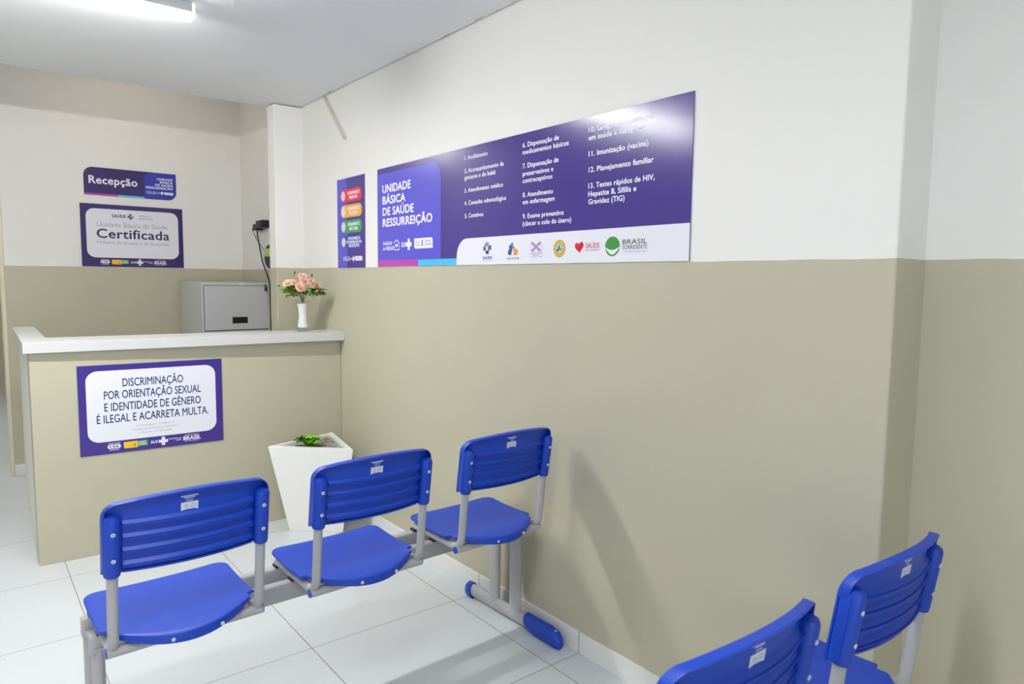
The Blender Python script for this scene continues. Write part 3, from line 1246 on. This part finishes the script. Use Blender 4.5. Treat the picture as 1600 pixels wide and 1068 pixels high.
def roses():
    t = empty('artificial_roses', (VX, VY, VZ + 0.157))
    tag(t, 'bunch of peach artificial roses with green leaves standing in the glass vase', 'flowers')
    k = 0.000374
    blooms = [(165, 272, 0.00), (232, 262, 0.012), (350, 322, -0.035), (405, 165, 0.020), (418, 232, -0.020), (530, 252, -0.025), (632, 322, 0.0), (290, 285, 0.04), (480, 190, 0.045), (200, 330, 0.03)]
    neck = Vector((0, 0, 0.004))
    stems = bmesh.new()
    for i, (cx, cy, dy) in enumerate(blooms):
        # offsets across the view and in height, turned into the room's axes
        du = (cx - 405) * k
        z = (980 - cy) * k - 0.157
        p = Vector((du * 0.9 + dy * 0.3, -du * 0.2 + dy - 0.018, z))
        bm = rose_mesh(0.0265 if i < 7 else 0.023, i)
        o = link_mesh('rose', bm, M['petal'] if i % 3 else M['petal_pale'], t, 60, p)
        d = (p + Vector((0, -0.035, 0.01)) - neck)
        ax = Vector((d.x * 0.8, d.y - 0.06, max(0.03, d.z * 0.75))).normalized()
        o.rotation_euler = ax.to_track_quat('Z', 'Y').to_euler()
        mid = (neck + p) * 0.5 + Vector((-p.x * 0.12, 0, 0.012))
        add_tube(stems, [neck + Vector((p.x * 0.05, p.y * 0.05, 0)), neck * 0.5 + mid * 0.5 + Vector((-p.x * .06, 0, 0)), mid, p - ax * 0.008], 0.0013, 7)
    # long bare stem inside the neck
    add_tube(stems, [(0, 0, 0.0), (0.002, 0, 0.03)], 0.003, 8)
    link_mesh('stems', stems, M['stem'], t, 50)
    rnd = random.Random(11)
    spots = [(-0.055, 0.075), (-0.075, 0.060), (-0.10, 0.072), (-0.085, 0.090), (-0.045, 0.045), (-0.03, 0.06), (-0.11, 0.085), (0.05, 0.065), (0.07, 0.055), (0.09, 0.065), (0.105, 0.075), (0.08, 0.040), (0.06, 0.04), (0.025, 0.085), (0.03, 0.10), (0.0, 0.09), (0.015, 0.075), (-0.015, 0.085), (-0.065, 0.05), (0.095, 0.05), (-0.08, 0.075), (-0.06, 0.09), (0.06, 0.085), (0.085, 0.085), (-0.07, 0.04), (-0.04, 0.08), (0.04, 0.05), (-0.015, 0.07), (0.06, 0.10), (-0.05, 0.10)]
    for i, (u, z) in enumerate(spots):
        dy = rnd.uniform(-0.045, 0.03)
        z = 0.018 + (z - 0.04) * 0.62
        dy = dy * 0.8 + 0.008
        base = Vector((u * 0.72, -u * 0.2 + dy * 0.6 - 0.008, z + 0.014))
        a = math.atan2(-u * 0.25 + dy * 1.2, u + rnd.uniform(-0.02, 0.02))
        bm = bmesh.new()
        leaf_blade(bm, base, a, 0.15 + rnd.uniform(-0.2, 0.5), rnd.uniform(0.046, 0.064), rnd.uniform(0.020, 0.026), cup=0.3, wave=0.002, droop=1.3)
        m = (M['leaf_mid'], M['leaf_mid'], M['leaf_bright'], M['leaf_dark'])[i % 4] if u < 0 else (M['leaf_mid'], M['leaf_dark'])[i % 2]
        link_mesh('leaf', bm, m, t, 60)
    for (du, z) in ((-0.128, 0.092), (-0.04, 0.165), (0.055, 0.150)):
        bm = bmesh.new()
        add_lathe(bm, [(0, -0.010), (0.0035, -0.005), (0.0045, 0), (0.003, 0.008), (0.0, 0.013)], 10)
        o = link_mesh('bud', bm, M['leaf_dark'], t, 50, (du * 0.95, -du * 0.2, z))
        o.rotation_euler = (0, math.copysign(1.2, du) if abs(du) > 0.1 else 0.2, 0)


vase()
roses()


# ------------------------------------------------------------------ filing cabinet, adapter, cable
def cabinet():
    x0, x1, y0, y1 = -0.412, 0.036, 3.30, 3.86
    cx, cy = (x0 + x1) / 2, (y0 + y1) / 2
    t = empty('filing_cabinet', (cx, cy, 0))
    tag(t, 'grey steel filing cabinet behind the counter, beside the column', 'cabinet')
    hx, hy = (x1 - x0) / 2, (y1 - y0) / 2
    H = 1.272
    bm = bmesh.new()
    tk = 0.012
    add_box(bm, -hx, -hx + tk, -hy, hy, 0, H - tk, 0.0015)
    add_box(bm, hx - tk, hx, -hy, hy, 0, H - tk, 0.0015)
    add_box(bm, -hx + tk, hx - tk, hy - tk, hy, 0, H - tk)
    add_box(bm, -hx, hx, -hy, hy, H - tk, H, 0.0015)
    add_box(bm, -hx + tk, hx - tk, -hy + 0.002, -hy + 0.03, 0, 0.05)
    add_box(bm, -hx + tk, hx - tk, -hy, -hy + 0.02, H - tk - 0.008, H - tk)
    link_mesh('body', bm, M['cab'], t)
    dh = 0.298
    for k in range(4):
        zt = 1.249 - k * (dh + 0.006)
        bm = bmesh.new()
        add_box(bm, -hx + tk + 0.004, hx - tk - 0.002, -hy - 0.002, -hy + 0.45, zt - dh, zt, 0.002)
        d = link_mesh('drawer', bm, M['cab'], t)
        bm = bmesh.new()
        add_box(bm, -0.032, 0.070, -hy - 0.004, -hy - 0.0015, zt - 0.255, zt - 0.212, 0.001)
        tag(link_mesh('label_slot', bm, M['black'], d), 'black rectangular label slot')
        if k == 0:
            bm = bmesh.new()
            add_disc(bm, (hx - tk - 0.022, -hy - 0.001, zt + 0.004), (0, -1, 0), 0.009, 0.008)
            lk = link_mesh('lock', bm, M['steel'], t, 40)
            bm = bmesh.new()
            add_box(bm, hx - tk - 0.0235, hx - tk - 0.0205, -hy - 0.030, -hy - 0.009, zt - 0.022, zt + 0.008, 0.001)
            add_lathe(bm, [(0.0, 0.0), (0.008, 0.002), (0.009, 0.01), (0.006, 0.024), (0.0, 0.026)], 12, (hx - tk - 0.022, -hy - 0.022, zt - 0.036))
            tag(link_mesh('key', bm, M['black'], lk, 40), 'key with black fob hanging in the lock')
    bm = bmesh.new()
    add_box(bm, 0.012, 0.058, -hy - 0.0015, -hy + 0.001, H - 0.0165, H - 0.0075, 0.0005)
    tag(link_mesh('badge', bm, M['rivet'], t), 'small bright metal badge')
    return t


cabinet()


def adapters():
    # on the recessed wall behind the column
    X = 0.05
    t = empty('power_adapter', (X, 3.43, 1.67))
    tag(t, 'black plug-in power adapters with thin cables beside the column', 'adapter')
    bm = bmesh.new()
    add_box(bm, -0.052, -0.004, 0.0, 0.085, -0.030, 0.014, 0.006)
    link_mesh('adapter_body', bm, M['black'], t, 40)
    bm = bmesh.new()
    add_box(bm, -0.058, -0.004, -0.13, 0.002, -0.018, 0.034, 0.006)
    link_mesh('adapter_body', bm, M['black'], t, 40)
    bm = bmesh.new()
    add_box(bm, -0.004, 0.0, -0.15, 0.05, -0.05, 0.05, 0.001)
    link_mesh('socket_plate', bm, M['white_paint'], t)
    bm = bmesh.new()
    add_tube(bm, fillet([(-0.03, 0.05, -0.02), (-0.03, 0.05, -0.06), (-0.025, -0.03, -0.25), (-0.016, -0.135, -0.385), (-0.010, -0.16, -0.56)], 0.1), 0.0045, 8)
    link_mesh('cable', bm, M['black'], t, 50)
    bm = bmesh.new()
    add_tube(bm, fillet([(-0.045, 0.080, -0.006), (-0.045, 0.12, -0.012), (-0.035, 0.06, -0.09), (-0.012, -0.07, -0.19)], 0.04), 0.0022, 8)
    link_mesh('cable', bm, M['black'], t, 50)
    g = empty('wall_device', (X, 3.272, 1.452))
    tag(g, 'black oval gadget with lime green face on the wall, half hidden by the column', 'gadget')
    bm = bmesh.new()
    for (s0, d0) in ((1.0, 0.0),):
        pts = [(0.085 * math.cos(2 * math.pi * k / 28), 0.082 * math.sin(2 * math.pi * k / 28)) for k in range(28)]
        a = [bm.verts.new((0, p[0], p[1])) for p in pts]
        b = [bm.verts.new((-0.022, p[0], p[1])) for p in pts]
        c = [bm.verts.new((-0.028, p[0] * 0.92, p[1] * 0.92)) for p in pts]
        for A, B_ in ((a, b), (b, c)):
            for k in range(28):
                bm.faces.new([A[k], A[(k + 1) % 28], B_[(k + 1) % 28], B_[k]])
        bm.faces.new(a)
        bm.faces.new(c)
    link_mesh('casing', bm, M['black'], g, 40)
    bm = bmesh.new()
    add_box(bm, -0.031, -0.027, -0.055, 0.066, 0.0, 0.055, 0.002)
    link_mesh('face_panel', bm, M['lime'], g)


adapters()

# cable duct running askew on the right wall
dv = Vector((0, 1.971 - 2.238, 2.054 - 2.326))
t = empty('cable_duct', (0, 2.1045, 2.19))
tag(t, 'thin white cable duct slanting down the white wall from the ceiling', 'duct')
bm = bmesh.new()
d = dv.normalized()
n = Vector((0, -d.z, d.y))
L = dv.length / 2
vs = []
for (a, b, c) in ((-L, -0.0115, 0), (-L, 0.0115, 0), (L, 0.0115, 0), (L, -0.0115, 0)):
    vs.append((a, b))
lo = [bm.verts.new(d * a + n * b) for a, b in vs]
hi = [bm.verts.new(d * a + n * b * 0.8 + Vector((-0.013, 0, 0))) for a, b in vs]
bm.faces.new(lo)
bm.faces.new(hi)
for k in range(4):
    bm.faces.new([lo[k], lo[(k + 1) % 4], hi[(k + 1) % 4], hi[k]])
link_mesh('duct_body', bm, M['duct'], t)
bm = bmesh.new()
add_disc(bm, d * (L - 0.012) + Vector((-0.0125, 0, 0)), (-1, 0, 0), 0.003, 0.0015, 10)
link_mesh('screw', bm, M['black'], t)


# ------------------------------------------------------------------ signs
R90 = math.radians(90)


def board(name, loc, rot, label, w_, h_, colour, thick=0.003, radius=0.0):
    """frame: x right, y up, z out of the wall; printed face at z=0"""
    t = empty(name, loc, rot)
    tag(t, label, 'sign')
    a = Art()
    a.rrect(0, 0, w_, h_, radius, colour, 0.0, -thick)
    a.build('panel', t)
    return t


def sus_logo(a, x0, x1, cy, cap, pr_, m='ink_white'):
    a.text('SUS', x0, x1, cy - cap * 0.5, cap, m, bold=0.035)
    cx = x1 + pr_ + 0.004
    a.plus(cx, cy, pr_, pr_ * 0.36, m, 0.0007)


def health_house(a, x0, y0, w_, h_, m='ink_white'):
    """two short words beside a little house with a heart"""
    a.text('SAÚDE', x0, x0 + w_ * 0.56, y0 + h_ * 0.56, h_ * 0.30, m, bold=0.03)
    a.text('de VERDADE', x0, x0 + w_ * 0.72, y0 + h_ * 0.06, h_ * 0.34, m, bold=0.03)
    hx = x0 + w_ * 0.84
    hw = w_ * 0.15
    a.line([(hx - hw, y0 + h_ * 0.72), (hx, y0 + h_ * 1.0), (hx + hw, y0 + h_ * 0.72), (hx + hw, y0 + h_ * 0.05), (hx - hw * .6, y0 + h_ * 0.05)], h_ * 0.09, m, 0.0007)
    a.heart(hx, y0 + h_ * 0.42, hw * 1.1, h_ * 0.36, m, 0.0008)


def city_plate(a, x0, y0, x1, y1):
    h_, w_ = y1 - y0, x1 - x0
    a.poly(rounded(x0, y0, x1, y1, (h_ * 0.3, 0, h_ * 0.3, 0)), 'ink_white', 0.0006)
    a.text('CIDADE DE', x0 + w_ * 0.06, x0 + w_ * 0.34, y0 + h_ * 0.52, h_ * 0.13, 'ink_grey', 0.0008)
    a.text('TODOS', x0 + w_ * 0.08, x0 + w_ * 0.34, y0 + h_ * 0.27, h_ * 0.13, 'ink_grey', 0.0008)
    a.rrect(x0 + w_ * 0.40, y0 + h_ * 0.2, x0 + w_ * 0.49, y0 + h_ * 0.8, (h_ * 0.12, h_ * 0.12, 0, 0), 'ink_grey', 0.0008)
    a.rect(x0 + w_ * 0.42, y0 + h_ * 0.48, x0 + w_ * 0.47, y0 + h_ * 0.56, 'ink_white', 0.001)
    a.text('SECRETARIA', x0 + w_ * 0.60, x0 + w_ * 0.90, y0 + h_ * 0.62, h_ * 0.15, 'ink_grey', 0.0008, 0.03)
    a.text('DE SAÚDE', x0 + w_ * 0.60, x0 + w_ * 0.94, y0 + h_ * 0.28, h_ * 0.18, 'ink_grey', 0.0008, 0.03)


def footer_logos(t, dx, y, s):
    """dial number, coloured tag, SUS and two government marks; dx shifts, s scales"""
    def X(v):
        return dx + v * s
    a = Art()
    a.rrect(X(0.0), y - 0.0095 * s, X(0.055), y + 0.0095 * s, 0.009 * s, 'ink_white', 0.0006)
    a.text('136', X(0.010), X(0.045), y - 0.006 * s, 0.012 * s, 'purple', 0.0009, 0.03)
    a.text('DISQUE SAÚDE', X(0.004), X(0.051), y + 0.0125 * s, 0.005 * s, 'ink_white', 0.0006, 0.02)
    a.text('OUVIDORIA', X(0.007), X(0.048), y - 0.018 * s, 0.005 * s, 'ink_white', 0.0006, 0.02)
    a.build('phone_logo', t)
    a = Art()
    a.poly(rounded(X(0.067), y - 0.0155 * s, X(0.126), y + 0.0155 * s, (0.008 * s, 0, 0, 0.004 * s)), 'yellow', 0.0006)
    a.poly(rounded(X(0.126), y - 0.0115 * s, X(0.170), y + 0.0155 * s, (0, 0, 0.006 * s, 0)), 'green', 0.0006)
    a.text('PREVENÇÃO', X(0.074), X(0.103), y - 0.006 * s, 0.006 * s, 'orange', 0.0009)
    a.text('6', X(0.109), X(0.117), y - 0.009 * s, 0.015 * s, 'leaf_logo_green', 0.0009, 0.03)
    a.text('SAÚDE', X(0.130), X(0.160), y + 0.003 * s, 0.008 * s, 'ink_white', 0.0009, 0.03)
    a.text('FAMÍLIA', X(0.130), X(0.164), y - 0.007 * s, 0.007 * s, 'ink_white', 0.0009, 0.03)
    a.build('green_yellow_logo', t)
    a = Art()
    sus_logo(a, X(0.182), X(0.212), y, 0.0125 * s, 0.0205 * s)
    a.build('health_system_logo', t)
    a = Art()
    a.text('MINISTÉRIO DA', X(0.261), X(0.316), y + 0.003 * s, 0.0055 * s, 'ink_white', 0.0006, 0.015)
    a.text('SAÚDE', X(0.292), X(0.316), y - 0.006 * s, 0.0055 * s, 'ink_white', 0.0006, 0.02)
    a.text('GOVERNO FEDERAL', X(0.332), X(0.400), y + 0.0125 * s, 0.005 * s, 'ink_white', 0.0006, 0.015)
    a.text('BRASIL', X(0.327), X(0.406), y - 0.009 * s, 0.018 * s, 'ink_white', 0.0006, 0.045)
    a.text('UNIÃO E RECONSTRUÇÃO', X(0.334), X(0.398), y - 0.0165 * s, 0.004 * s, 'ink_white', 0.0006, 0.01)
    a.build('government_logo', t)


# --- long services board on the right wall
W1, H1 = 1.905, 0.4785
t = board('services_sign', (-0.0035, 1.614, 1.3685), (R90, 0, -R90), 'long purple board listing numbered health services on the right wall', W1, H1, 'purple')
a = Art()
a.poly(rounded(0.0, 0.030, 0.583, 0.451, (0, 0, 0.07, 0)), 'violet_blue', 0.0004)
a.build('blue_field', t)
a = Art()
a.rect(0, 0, 0.393, 0.030, 'magenta', 0.0006)
a.rect(0.393, 0, 0.712, 0.0285, 'cyan', 0.0006)
a.build('colour_strip', t)
a = Art()
a.poly(rounded(0.7085, 0.0, W1, 0.109, (0, 0, 0, 0.075)), 'field_white', 0.0008)
a.build('white_band', t)
a = Art()
for body, u0, u1, v in (('UNIDADE', 0.055, 0.325, 0.3585), ('BÁSICA', 0.0565, 0.2755, 0.3035), ('DE SAÚDE', 0.0565, 0.3523, 0.2486), ('RESSURREIÇÃO', 0.0565, 0.5128, 0.1945)):
    a.text(body, u0, u1, v, 0.037, 'ink_white', 0.0008, 0.04)
a.build('heading', t)
SERV = [('1. Acolhimento', 0.7633, 0.9233, 0.429), ('2. Acompanhamento da', 0.7637, 1.0269, 0.3765), ('gestante e do bebê', 0.7639, 0.9743, 0.3495), ('3. Atendimento médico', 0.7643, 1.0248, 0.297), ('4. Consulta odontológica', 0.7647, 1.043, 0.2455), ('5. Curativos', 0.7676, 0.897, 0.1935),
        ('6. Dispensação de', 1.1412, 1.338, 0.427), ('medicamentos básicos', 1.1417, 1.3888, 0.4015), ('7. Dispensação de', 1.1426, 1.338, 0.3515), ('preservativos e', 1.1432, 1.3116, 0.323), ('contraceptivos', 1.1436, 1.3076, 0.2978), ('8. Atendimento', 1.1446, 1.3125, 0.246), ('em enfermagem', 1.1451, 1.3204, 0.22), ('9. Exame preventivo', 1.146, 1.3693, 0.1677), ('(câncer e colo do útero)', 1.1465, 1.4077, 0.1406),
        ('10. Grupos de educação', 1.4851, 1.765, 0.428), ('em saúde e tabagismo', 1.4859, 1.7311, 0.402), ('11. Imunização (vacina)', 1.4873, 1.7412, 0.35), ('12. Planejamento familiar', 1.4888, 1.7632, 0.298), ('13. Testes rápidos de HIV,', 1.4887, 1.7692, 0.2455), ('Hepatite B, Sífilis e', 1.4895, 1.6974, 0.2187), ('Gravidez (TIG)', 1.4902, 1.6502, 0.1932)]
item = None
for body, u0, u1, v in SERV:
    if body[0].isdigit():
        if item:
            item.build('service_item', t)
        item = Art()
    item.text(body, u0, u1, v, 0.0165, 'ink_white', 0.0006, 0.030)
item.build('service_item', t)
a = Art()
health_house(a, 0.0575, 0.076, 0.160, 0.050)
a.build('house_logo', t)
a = Art()
sus_logo(a, 0.2386, 0.2770, 0.1008, 0.021, 0.0265)
a.build('health_system_logo', t)
a = Art()
city_plate(a, 0.357, 0.0785, 0.5178, 0.1255)
a.build('city_logo', t)
# logos in the white band
Z1, Z2, Z3 = 0.0012, 0.0015, 0.0018
a = Art()
cx, cy = 0.926, 0.0655
a.rect(cx - 0.010, cy + 0.002, cx + 0.010, cy + 0.0235, 'sky', Z1)
a.rect(cx - 0.010, cy - 0.0235, cx + 0.010, cy - 0.004, 'navy', Z1)
a.rect(cx - 0.0265, cy - 0.010, cx - 0.004, cy + 0.006, 'teal_blue', Z1)
a.rect(cx + 0.004, cy - 0.008, cx + 0.0265, cy + 0.010, 'teal_blue', Z1)
a.rect(cx - 0.018, cy + 0.004, cx - 0.006, cy + 0.017, 'rose', Z2)
a.rect(cx + 0.000, cy - 0.010, cx + 0.016, cy + 0.004, 'rose', Z2)
a.ell(cx - 0.002, cy - 0.002, 0.0065, 0.010, 'field_white', Z3)
a.text('SAÚDE', 0.8975, 0.9575, 0.021, 0.0112, 'deep_blue', Z1, 0.045)
a.text('NA HORA CERTA', 0.8985, 0.9570, 0.0135, 0.0035, 'ink_grey', Z1, 0.01)
a.build('cross_logo', t)
a = Art()
for (x0, y0, x1, y1, m) in ((1.060, 0.035, 1.082, 0.053, 'teal_blue'), (1.066, 0.048, 1.086, 0.072, 'teal_blue'), (1.076, 0.056, 1.093, 0.080, 'sky'), (1.090, 0.046, 1.098, 0.066, 'crimson'), (1.094, 0.034, 1.116, 0.054, 'orange')):
    a.rect(x0, y0, x1, y1, m, Z1)
a.poly([(1.110, 0.038), (1.124, 0.044), (1.112, 0.058), (1.100, 0.060)], 'orange', Z2)
a.poly([(1.086, 0.034), (1.094, 0.034), (1.094, 0.058), (1.090, 0.062)], 'field_white', Z2)
a.ell(1.0925, 0.046, 0.005, 0.008, 'field_white', Z3)
a.text('Saúde da Família', 1.052, 1.128, 0.018, 0.008, 'ink_grey', Z1, 0.02)
a.build('family_logo', t)
a = Art()
cx, cy = 1.2255, 0.0612
a.ring(cx - 0.019, cy, 0.0175, 0.0165, 0.0012, 'lavender', Z1)
a.ring(cx + 0.019, cy, 0.0175, 0.0165, 0.0012, 'lavender', Z1)
a.line([(cx - 0.022, cy - 0.0135), (cx + 0.022, cy + 0.0135)], 0.010, 'lavender', Z2)
a.line([(cx - 0.022, cy + 0.0135), (cx + 0.022, cy - 0.0135)], 0.010, 'lavender', Z3)
for (x0, x1, v, s_) in ((1.193, 1.259, 0.0385, 'TRATAMENTO DO TABAGISMO'), (1.191, 1.2625, 0.0335, 'COMBATE AO CÂNCER DE'), (1.208, 1.243, 0.0287, 'MAMA'), (1.191, 1.2625, 0.0240, 'prevenção e cuidado')):
    a.text(s_, x0, x1, v, 0.0032, 'ink_grey', Z1, 0.015)
a.build('ribbon_logo', t)
a = Art()
cx, cy = 1.3515, 0.0508
a.ell(cx, cy, 0.0305, 0.0300, 'maroon', Z1)
a.ell(cx, cy, 0.0285, 0.0280, 'yellow', Z2)
for k in range(12):
    t_ = 2 * math.pi * k / 12
    a.ell(cx + 0.0235 * math.cos(t_), cy + 0.0232 * math.sin(t_), 0.0022, 0.0022, 'maroon', Z3, n=8)
a.ell(cx, cy, 0.0190, 0.0188, 'maroon', 0.0020)
a.ell(cx, cy, 0.0178, 0.0176, 'pale_cyan', 0.0022)
a.poly([(cx - 0.002, cy - 0.004), (cx + 0.003, cy - 0.003), (cx + 0.001, cy + 0.013), (cx - 0.004, cy + 0.006)], 'black_ink', 0.0025)
a.poly([(cx - 0.013, cy - 0.003), (cx - 0.004, cy + 0.001), (cx - 0.003, cy - 0.011), (cx - 0.010, cy - 0.009)], 'black_ink', 0.0025)
a.poly([(cx + 0.003, cy - 0.003), (cx + 0.013, cy + 0.004), (cx + 0.010, cy - 0.002), (cx + 0.004, cy - 0.010)], 'black_ink', 0.0025)
a.ell(cx + 0.001, cy - 0.007, 0.004, 0.004, 'yellow', 0.0027, n=10)
a.build('round_emblem', t)
a = Art()
a.heart(1.4515, 0.0505, 0.043, 0.038, 'crimson', Z1, 0.12)
a.heart(1.4445, 0.0565, 0.018, 0.015, 'red', Z2, 0.12)
a.text('SAÚDE', 1.4825, 1.546, 0.0488, 0.0165, 'crimson', Z1, 0.012)
a.text('NÃO TEM PREÇO', 1.483, 1.546, 0.0388, 0.006, 'ink_grey', Z1, 0.01)
a.build('heart_logo', t)
a = Art()
cx, cy = 1.6037, 0.0510
a.ell(cx, cy, 0.0322, 0.0315, 'leaf_logo_green', Z1)
pts = [(cx - 0.033 + 0.066 * k / 20, cy - 0.001 - 0.0105 * math.sin(math.pi * k / 20)) for k in range(21)]
pts += [(cx + 0.033 - 0.066 * k / 20, cy - 0.002 - 0.0245 * math.sin(math.pi * k / 20)) for k in range(1, 20)]
a.poly(pts, 'field_white', Z2)
a.text('BRASIL', 1.6476, 1.7478, 0.0560, 0.0150, 'black_ink', Z1, 0.0)
a.text('SORRIDENTE', 1.6481, 1.7484, 0.0400, 0.0130, 'black_ink', Z1, 0.0)
a.text('A SAÚDE BUCAL LEVADA A SÉRIO', 1.6485, 1.7487, 0.0305, 0.0040, 'ink_grey', Z1, 0.0)
a.build('smile_logo', t)

# --- narrow triage board
t = board('triage_sign', (-0.0035, 2.084, 1.3655), (R90, 0, -R90), 'narrow purple board with red, amber and green pills, left of the long board', 0.328, 0.478, 'purple')
a = Art()
a.rect(0, 0, 0.122, 0.478, 'violet_blue', 0.0004)
a.build('blue_stripe', t)
for (y, m, l1, l2) in ((0.384, 'red', 'ATENDIMENTO', 'IMEDIATO'), (0.302, 'amber', 'ATENDIMENTO', 'PRIORITÁRIO'), (0.219, 'green', 'ATENDIMENTO', 'NO DIA'), (0.137, 'deep_blue', 'ATENDIMENTO/', 'PROGRAMAÇÃO')):
    a = Art()
    a.poly(rounded(0.048, y - 0.0335, 0.298, y + 0.0335, (0.030, 0.030, 0.030, 0.030)), m, 0.0007)
    a.ell(0.0765, y, 0.026, 0.026, 'field_white', 0.001)
    a.ring(0.0765, y, 0.021, 0.021, 0.0028, m, 0.0013)
    a.line([(0.0765, y + 0.013), (0.0765, y - 0.002), (0.086, y - 0.008)], 0.003, m, 0.0013)
    if m != 'deep_blue':
        a.text(l1, 0.128, 0.272, y + 0.003, 0.0165, 'ink_white', 0.001, 0.04)
        a.text(l2, 0.150, 0.250, y - 0.020, 0.0165, 'ink_white', 0.001, 0.04)
    else:
        a.text(l1, 0.128, 0.276, y + 0.011, 0.015, 'ink_white', 0.001, 0.04)
        a.text('PROGRAMAÇÃO NA', 0.116, 0.292, y - 0.008, 0.015, 'ink_white', 0.001, 0.04)
        a.text('RECEPÇÃO', 0.142, 0.265, y - 0.027, 0.015, 'ink_white', 0.001, 0.04)
    a.build('priority_pill', t)
a = Art()
health_house(a, 0.068, 0.036, 0.080, 0.026)
a.build('house_logo', t)
a = Art()
sus_logo(a, 0.155, 0.176, 0.047, 0.010, 0.0145)
a.build('health_system_logo', t)
a = Art()
city_plate(a, 0.214, 0.036, 0.298, 0.060)
a.build('city_logo', t)

# --- counter notice
ang = math.atan2(FB.y - FA.y, FB.x - FA.x)
nx, ny = math.sin(ang), -math.cos(ang)
u0 = 0.1755
px, py = FA.x + u0 * math.cos(ang) + nx * 0.0035, FA.y + u0 * math.sin(ang) + ny * 0.0035
t = board('notice_sign', (px, py, 0.4765), (R90, 0, ang), 'purple bordered notice reading DISCRIMINAÇÃO on the front of the counter', 0.6235, 0.4195, 'purple')
a = Art()
a.poly(rounded(0.032, 0.058, 0.592, 0.392, 0.048), 'field_white', 0.0005)
a.build('white_field', t)
a = Art()
V0 = 0.4765
for body, x0, x1, v in (('DISCRIMINAÇÃO', 0.3562, 0.6178, 0.79), ('POR ORIENTAÇÃO SEXUAL', 0.2786, 0.6973, 0.735), ('E IDENTIDADE DE GÊNERO', 0.2786, 0.6957, 0.678), ('É ILEGAL E ACARRETA MULTA.', 0.2459, 0.7296, 0.623)):
    a.text(body, x0 - u0, x1 - u0, v - V0, 0.0375, 'navy', 0.0009, 0.012)
a.build('lettering', t)
a = Art()
for body, x0, x1, v in (('Lei Municipal nº 1.348/2013', 0.404, 0.5705, 0.5927), ('Constituição Estadual, Lei 7041/2013', 0.3896, 0.586, 0.5753), ('e Decreto 10.163/2008', 0.4158, 0.558, 0.5583)):
    a.text(body, x0 - u0, x1 - u0, v - V0, 0.0085, 'ink_lilac_grey', 0.0009, 0.0)
a.build('small_print', t)
footer_logos(t, 0.2845 - u0, 0.032, 1.0)

# --- reception name board and certificate on the back wall
YB = 3.9165
t = board('reception_sign', (-0.977, YB, 1.850), (R90, 0, 0), 'small purple Recepção board with two rounded corners on the back wall', 0.571, 0.186, 'purple_dark', radius=(0, 0.055, 0, 0.055))
a = Art()
a.poly(rounded(0.365, 0, 0.571, 0.186, (0, 0.055, 0, 0.055)), 'deep_blue', 0.0005)
a.build('blue_field', t)
a = Art()
a.rect(0.0, 0, 0.200, 0.0125, 'magenta', 0.0006)
a.rect(0.200, 0, 0.365, 0.0125, 'cyan', 0.0006)
a.build('colour_strip', t)
a = Art()
a.text('Recepção', 0.031, 0.3205, 0.0785, 0.050, 'ink_white', 0.0008, 0.03)
for body, x0, v in (('UNIDADE', 0.447, 0.136), ('BÁSICA', 0.466, 0.115), ('DE SAÚDE', 0.436, 0.094), ('RESSURREIÇÃO', 0.376, 0.073)):
    a.text(body, x0, 0.549, v, 0.0145, 'ink_white', 0.0008, 0.04)
a.build('lettering', t)
a = Art()
health_house(a, 0.376, 0.036, 0.062, 0.020)
a.build('house_logo', t)
a = Art()
sus_logo(a, 0.446, 0.462, 0.046, 0.008, 0.011)
a.build('health_system_logo', t)
a = Art()
city_plate(a, 0.492, 0.036, 0.551, 0.054)
a.build('city_logo', t)

t = board('certificate_sign', (-1.006, YB, 1.3695), (R90, 0, 0), 'purple framed Certificada board on the back wall under the Recepção board', 0.636, 0.423, 'purple_dark')
a = Art()
a.poly(rounded(0.032, 0.062, 0.605, 0.392, 0.052), 'field_white', 0.0005)
a.build('white_field', t)
a = Art()
a.text('Unidade Básica de Saúde', 0.096, 0.533, 0.272, 0.031, 'ink_lilac_grey', 0.0008, 0.0)
a.text('Certificada', 0.0935, 0.543, 0.196, 0.060, 'slate', 0.0008, 0.025)
a.text('Melhoria do Acesso e da Qualidade', 0.0925, 0.542, 0.1565, 0.020, 'ink_lilac_grey', 0.0008, 0.0)
a.build('lettering', t)
a = Art()
a.text('SAÚDE', 0.188, 0.271, 0.338, 0.020, 'navy', 0.0008, 0.04)
cx, cy = 0.301, 0.347
a.plus(cx, cy, 0.019, 0.008, 'teal_blue', 0.0008)
a.ell(cx - 0.004, cy - 0.004, 0.006, 0.006, 'rose', 0.0011)
a.ell(cx + 0.008, cy + 0.004, 0.005, 0.005, 'field_white', 0.0011)
a.text('ATENÇÃO', 0.353, 0.425, 0.352, 0.0095, 'ink_grey', 0.0008, 0.01)
a.text('QUALIFICADA', 0.353, 0.444, 0.334, 0.0095, 'ink_grey', 0.0008, 0.01)
a.build('header_logo', t)
footer_logos(t, 0.108, 0.033, 1.02)
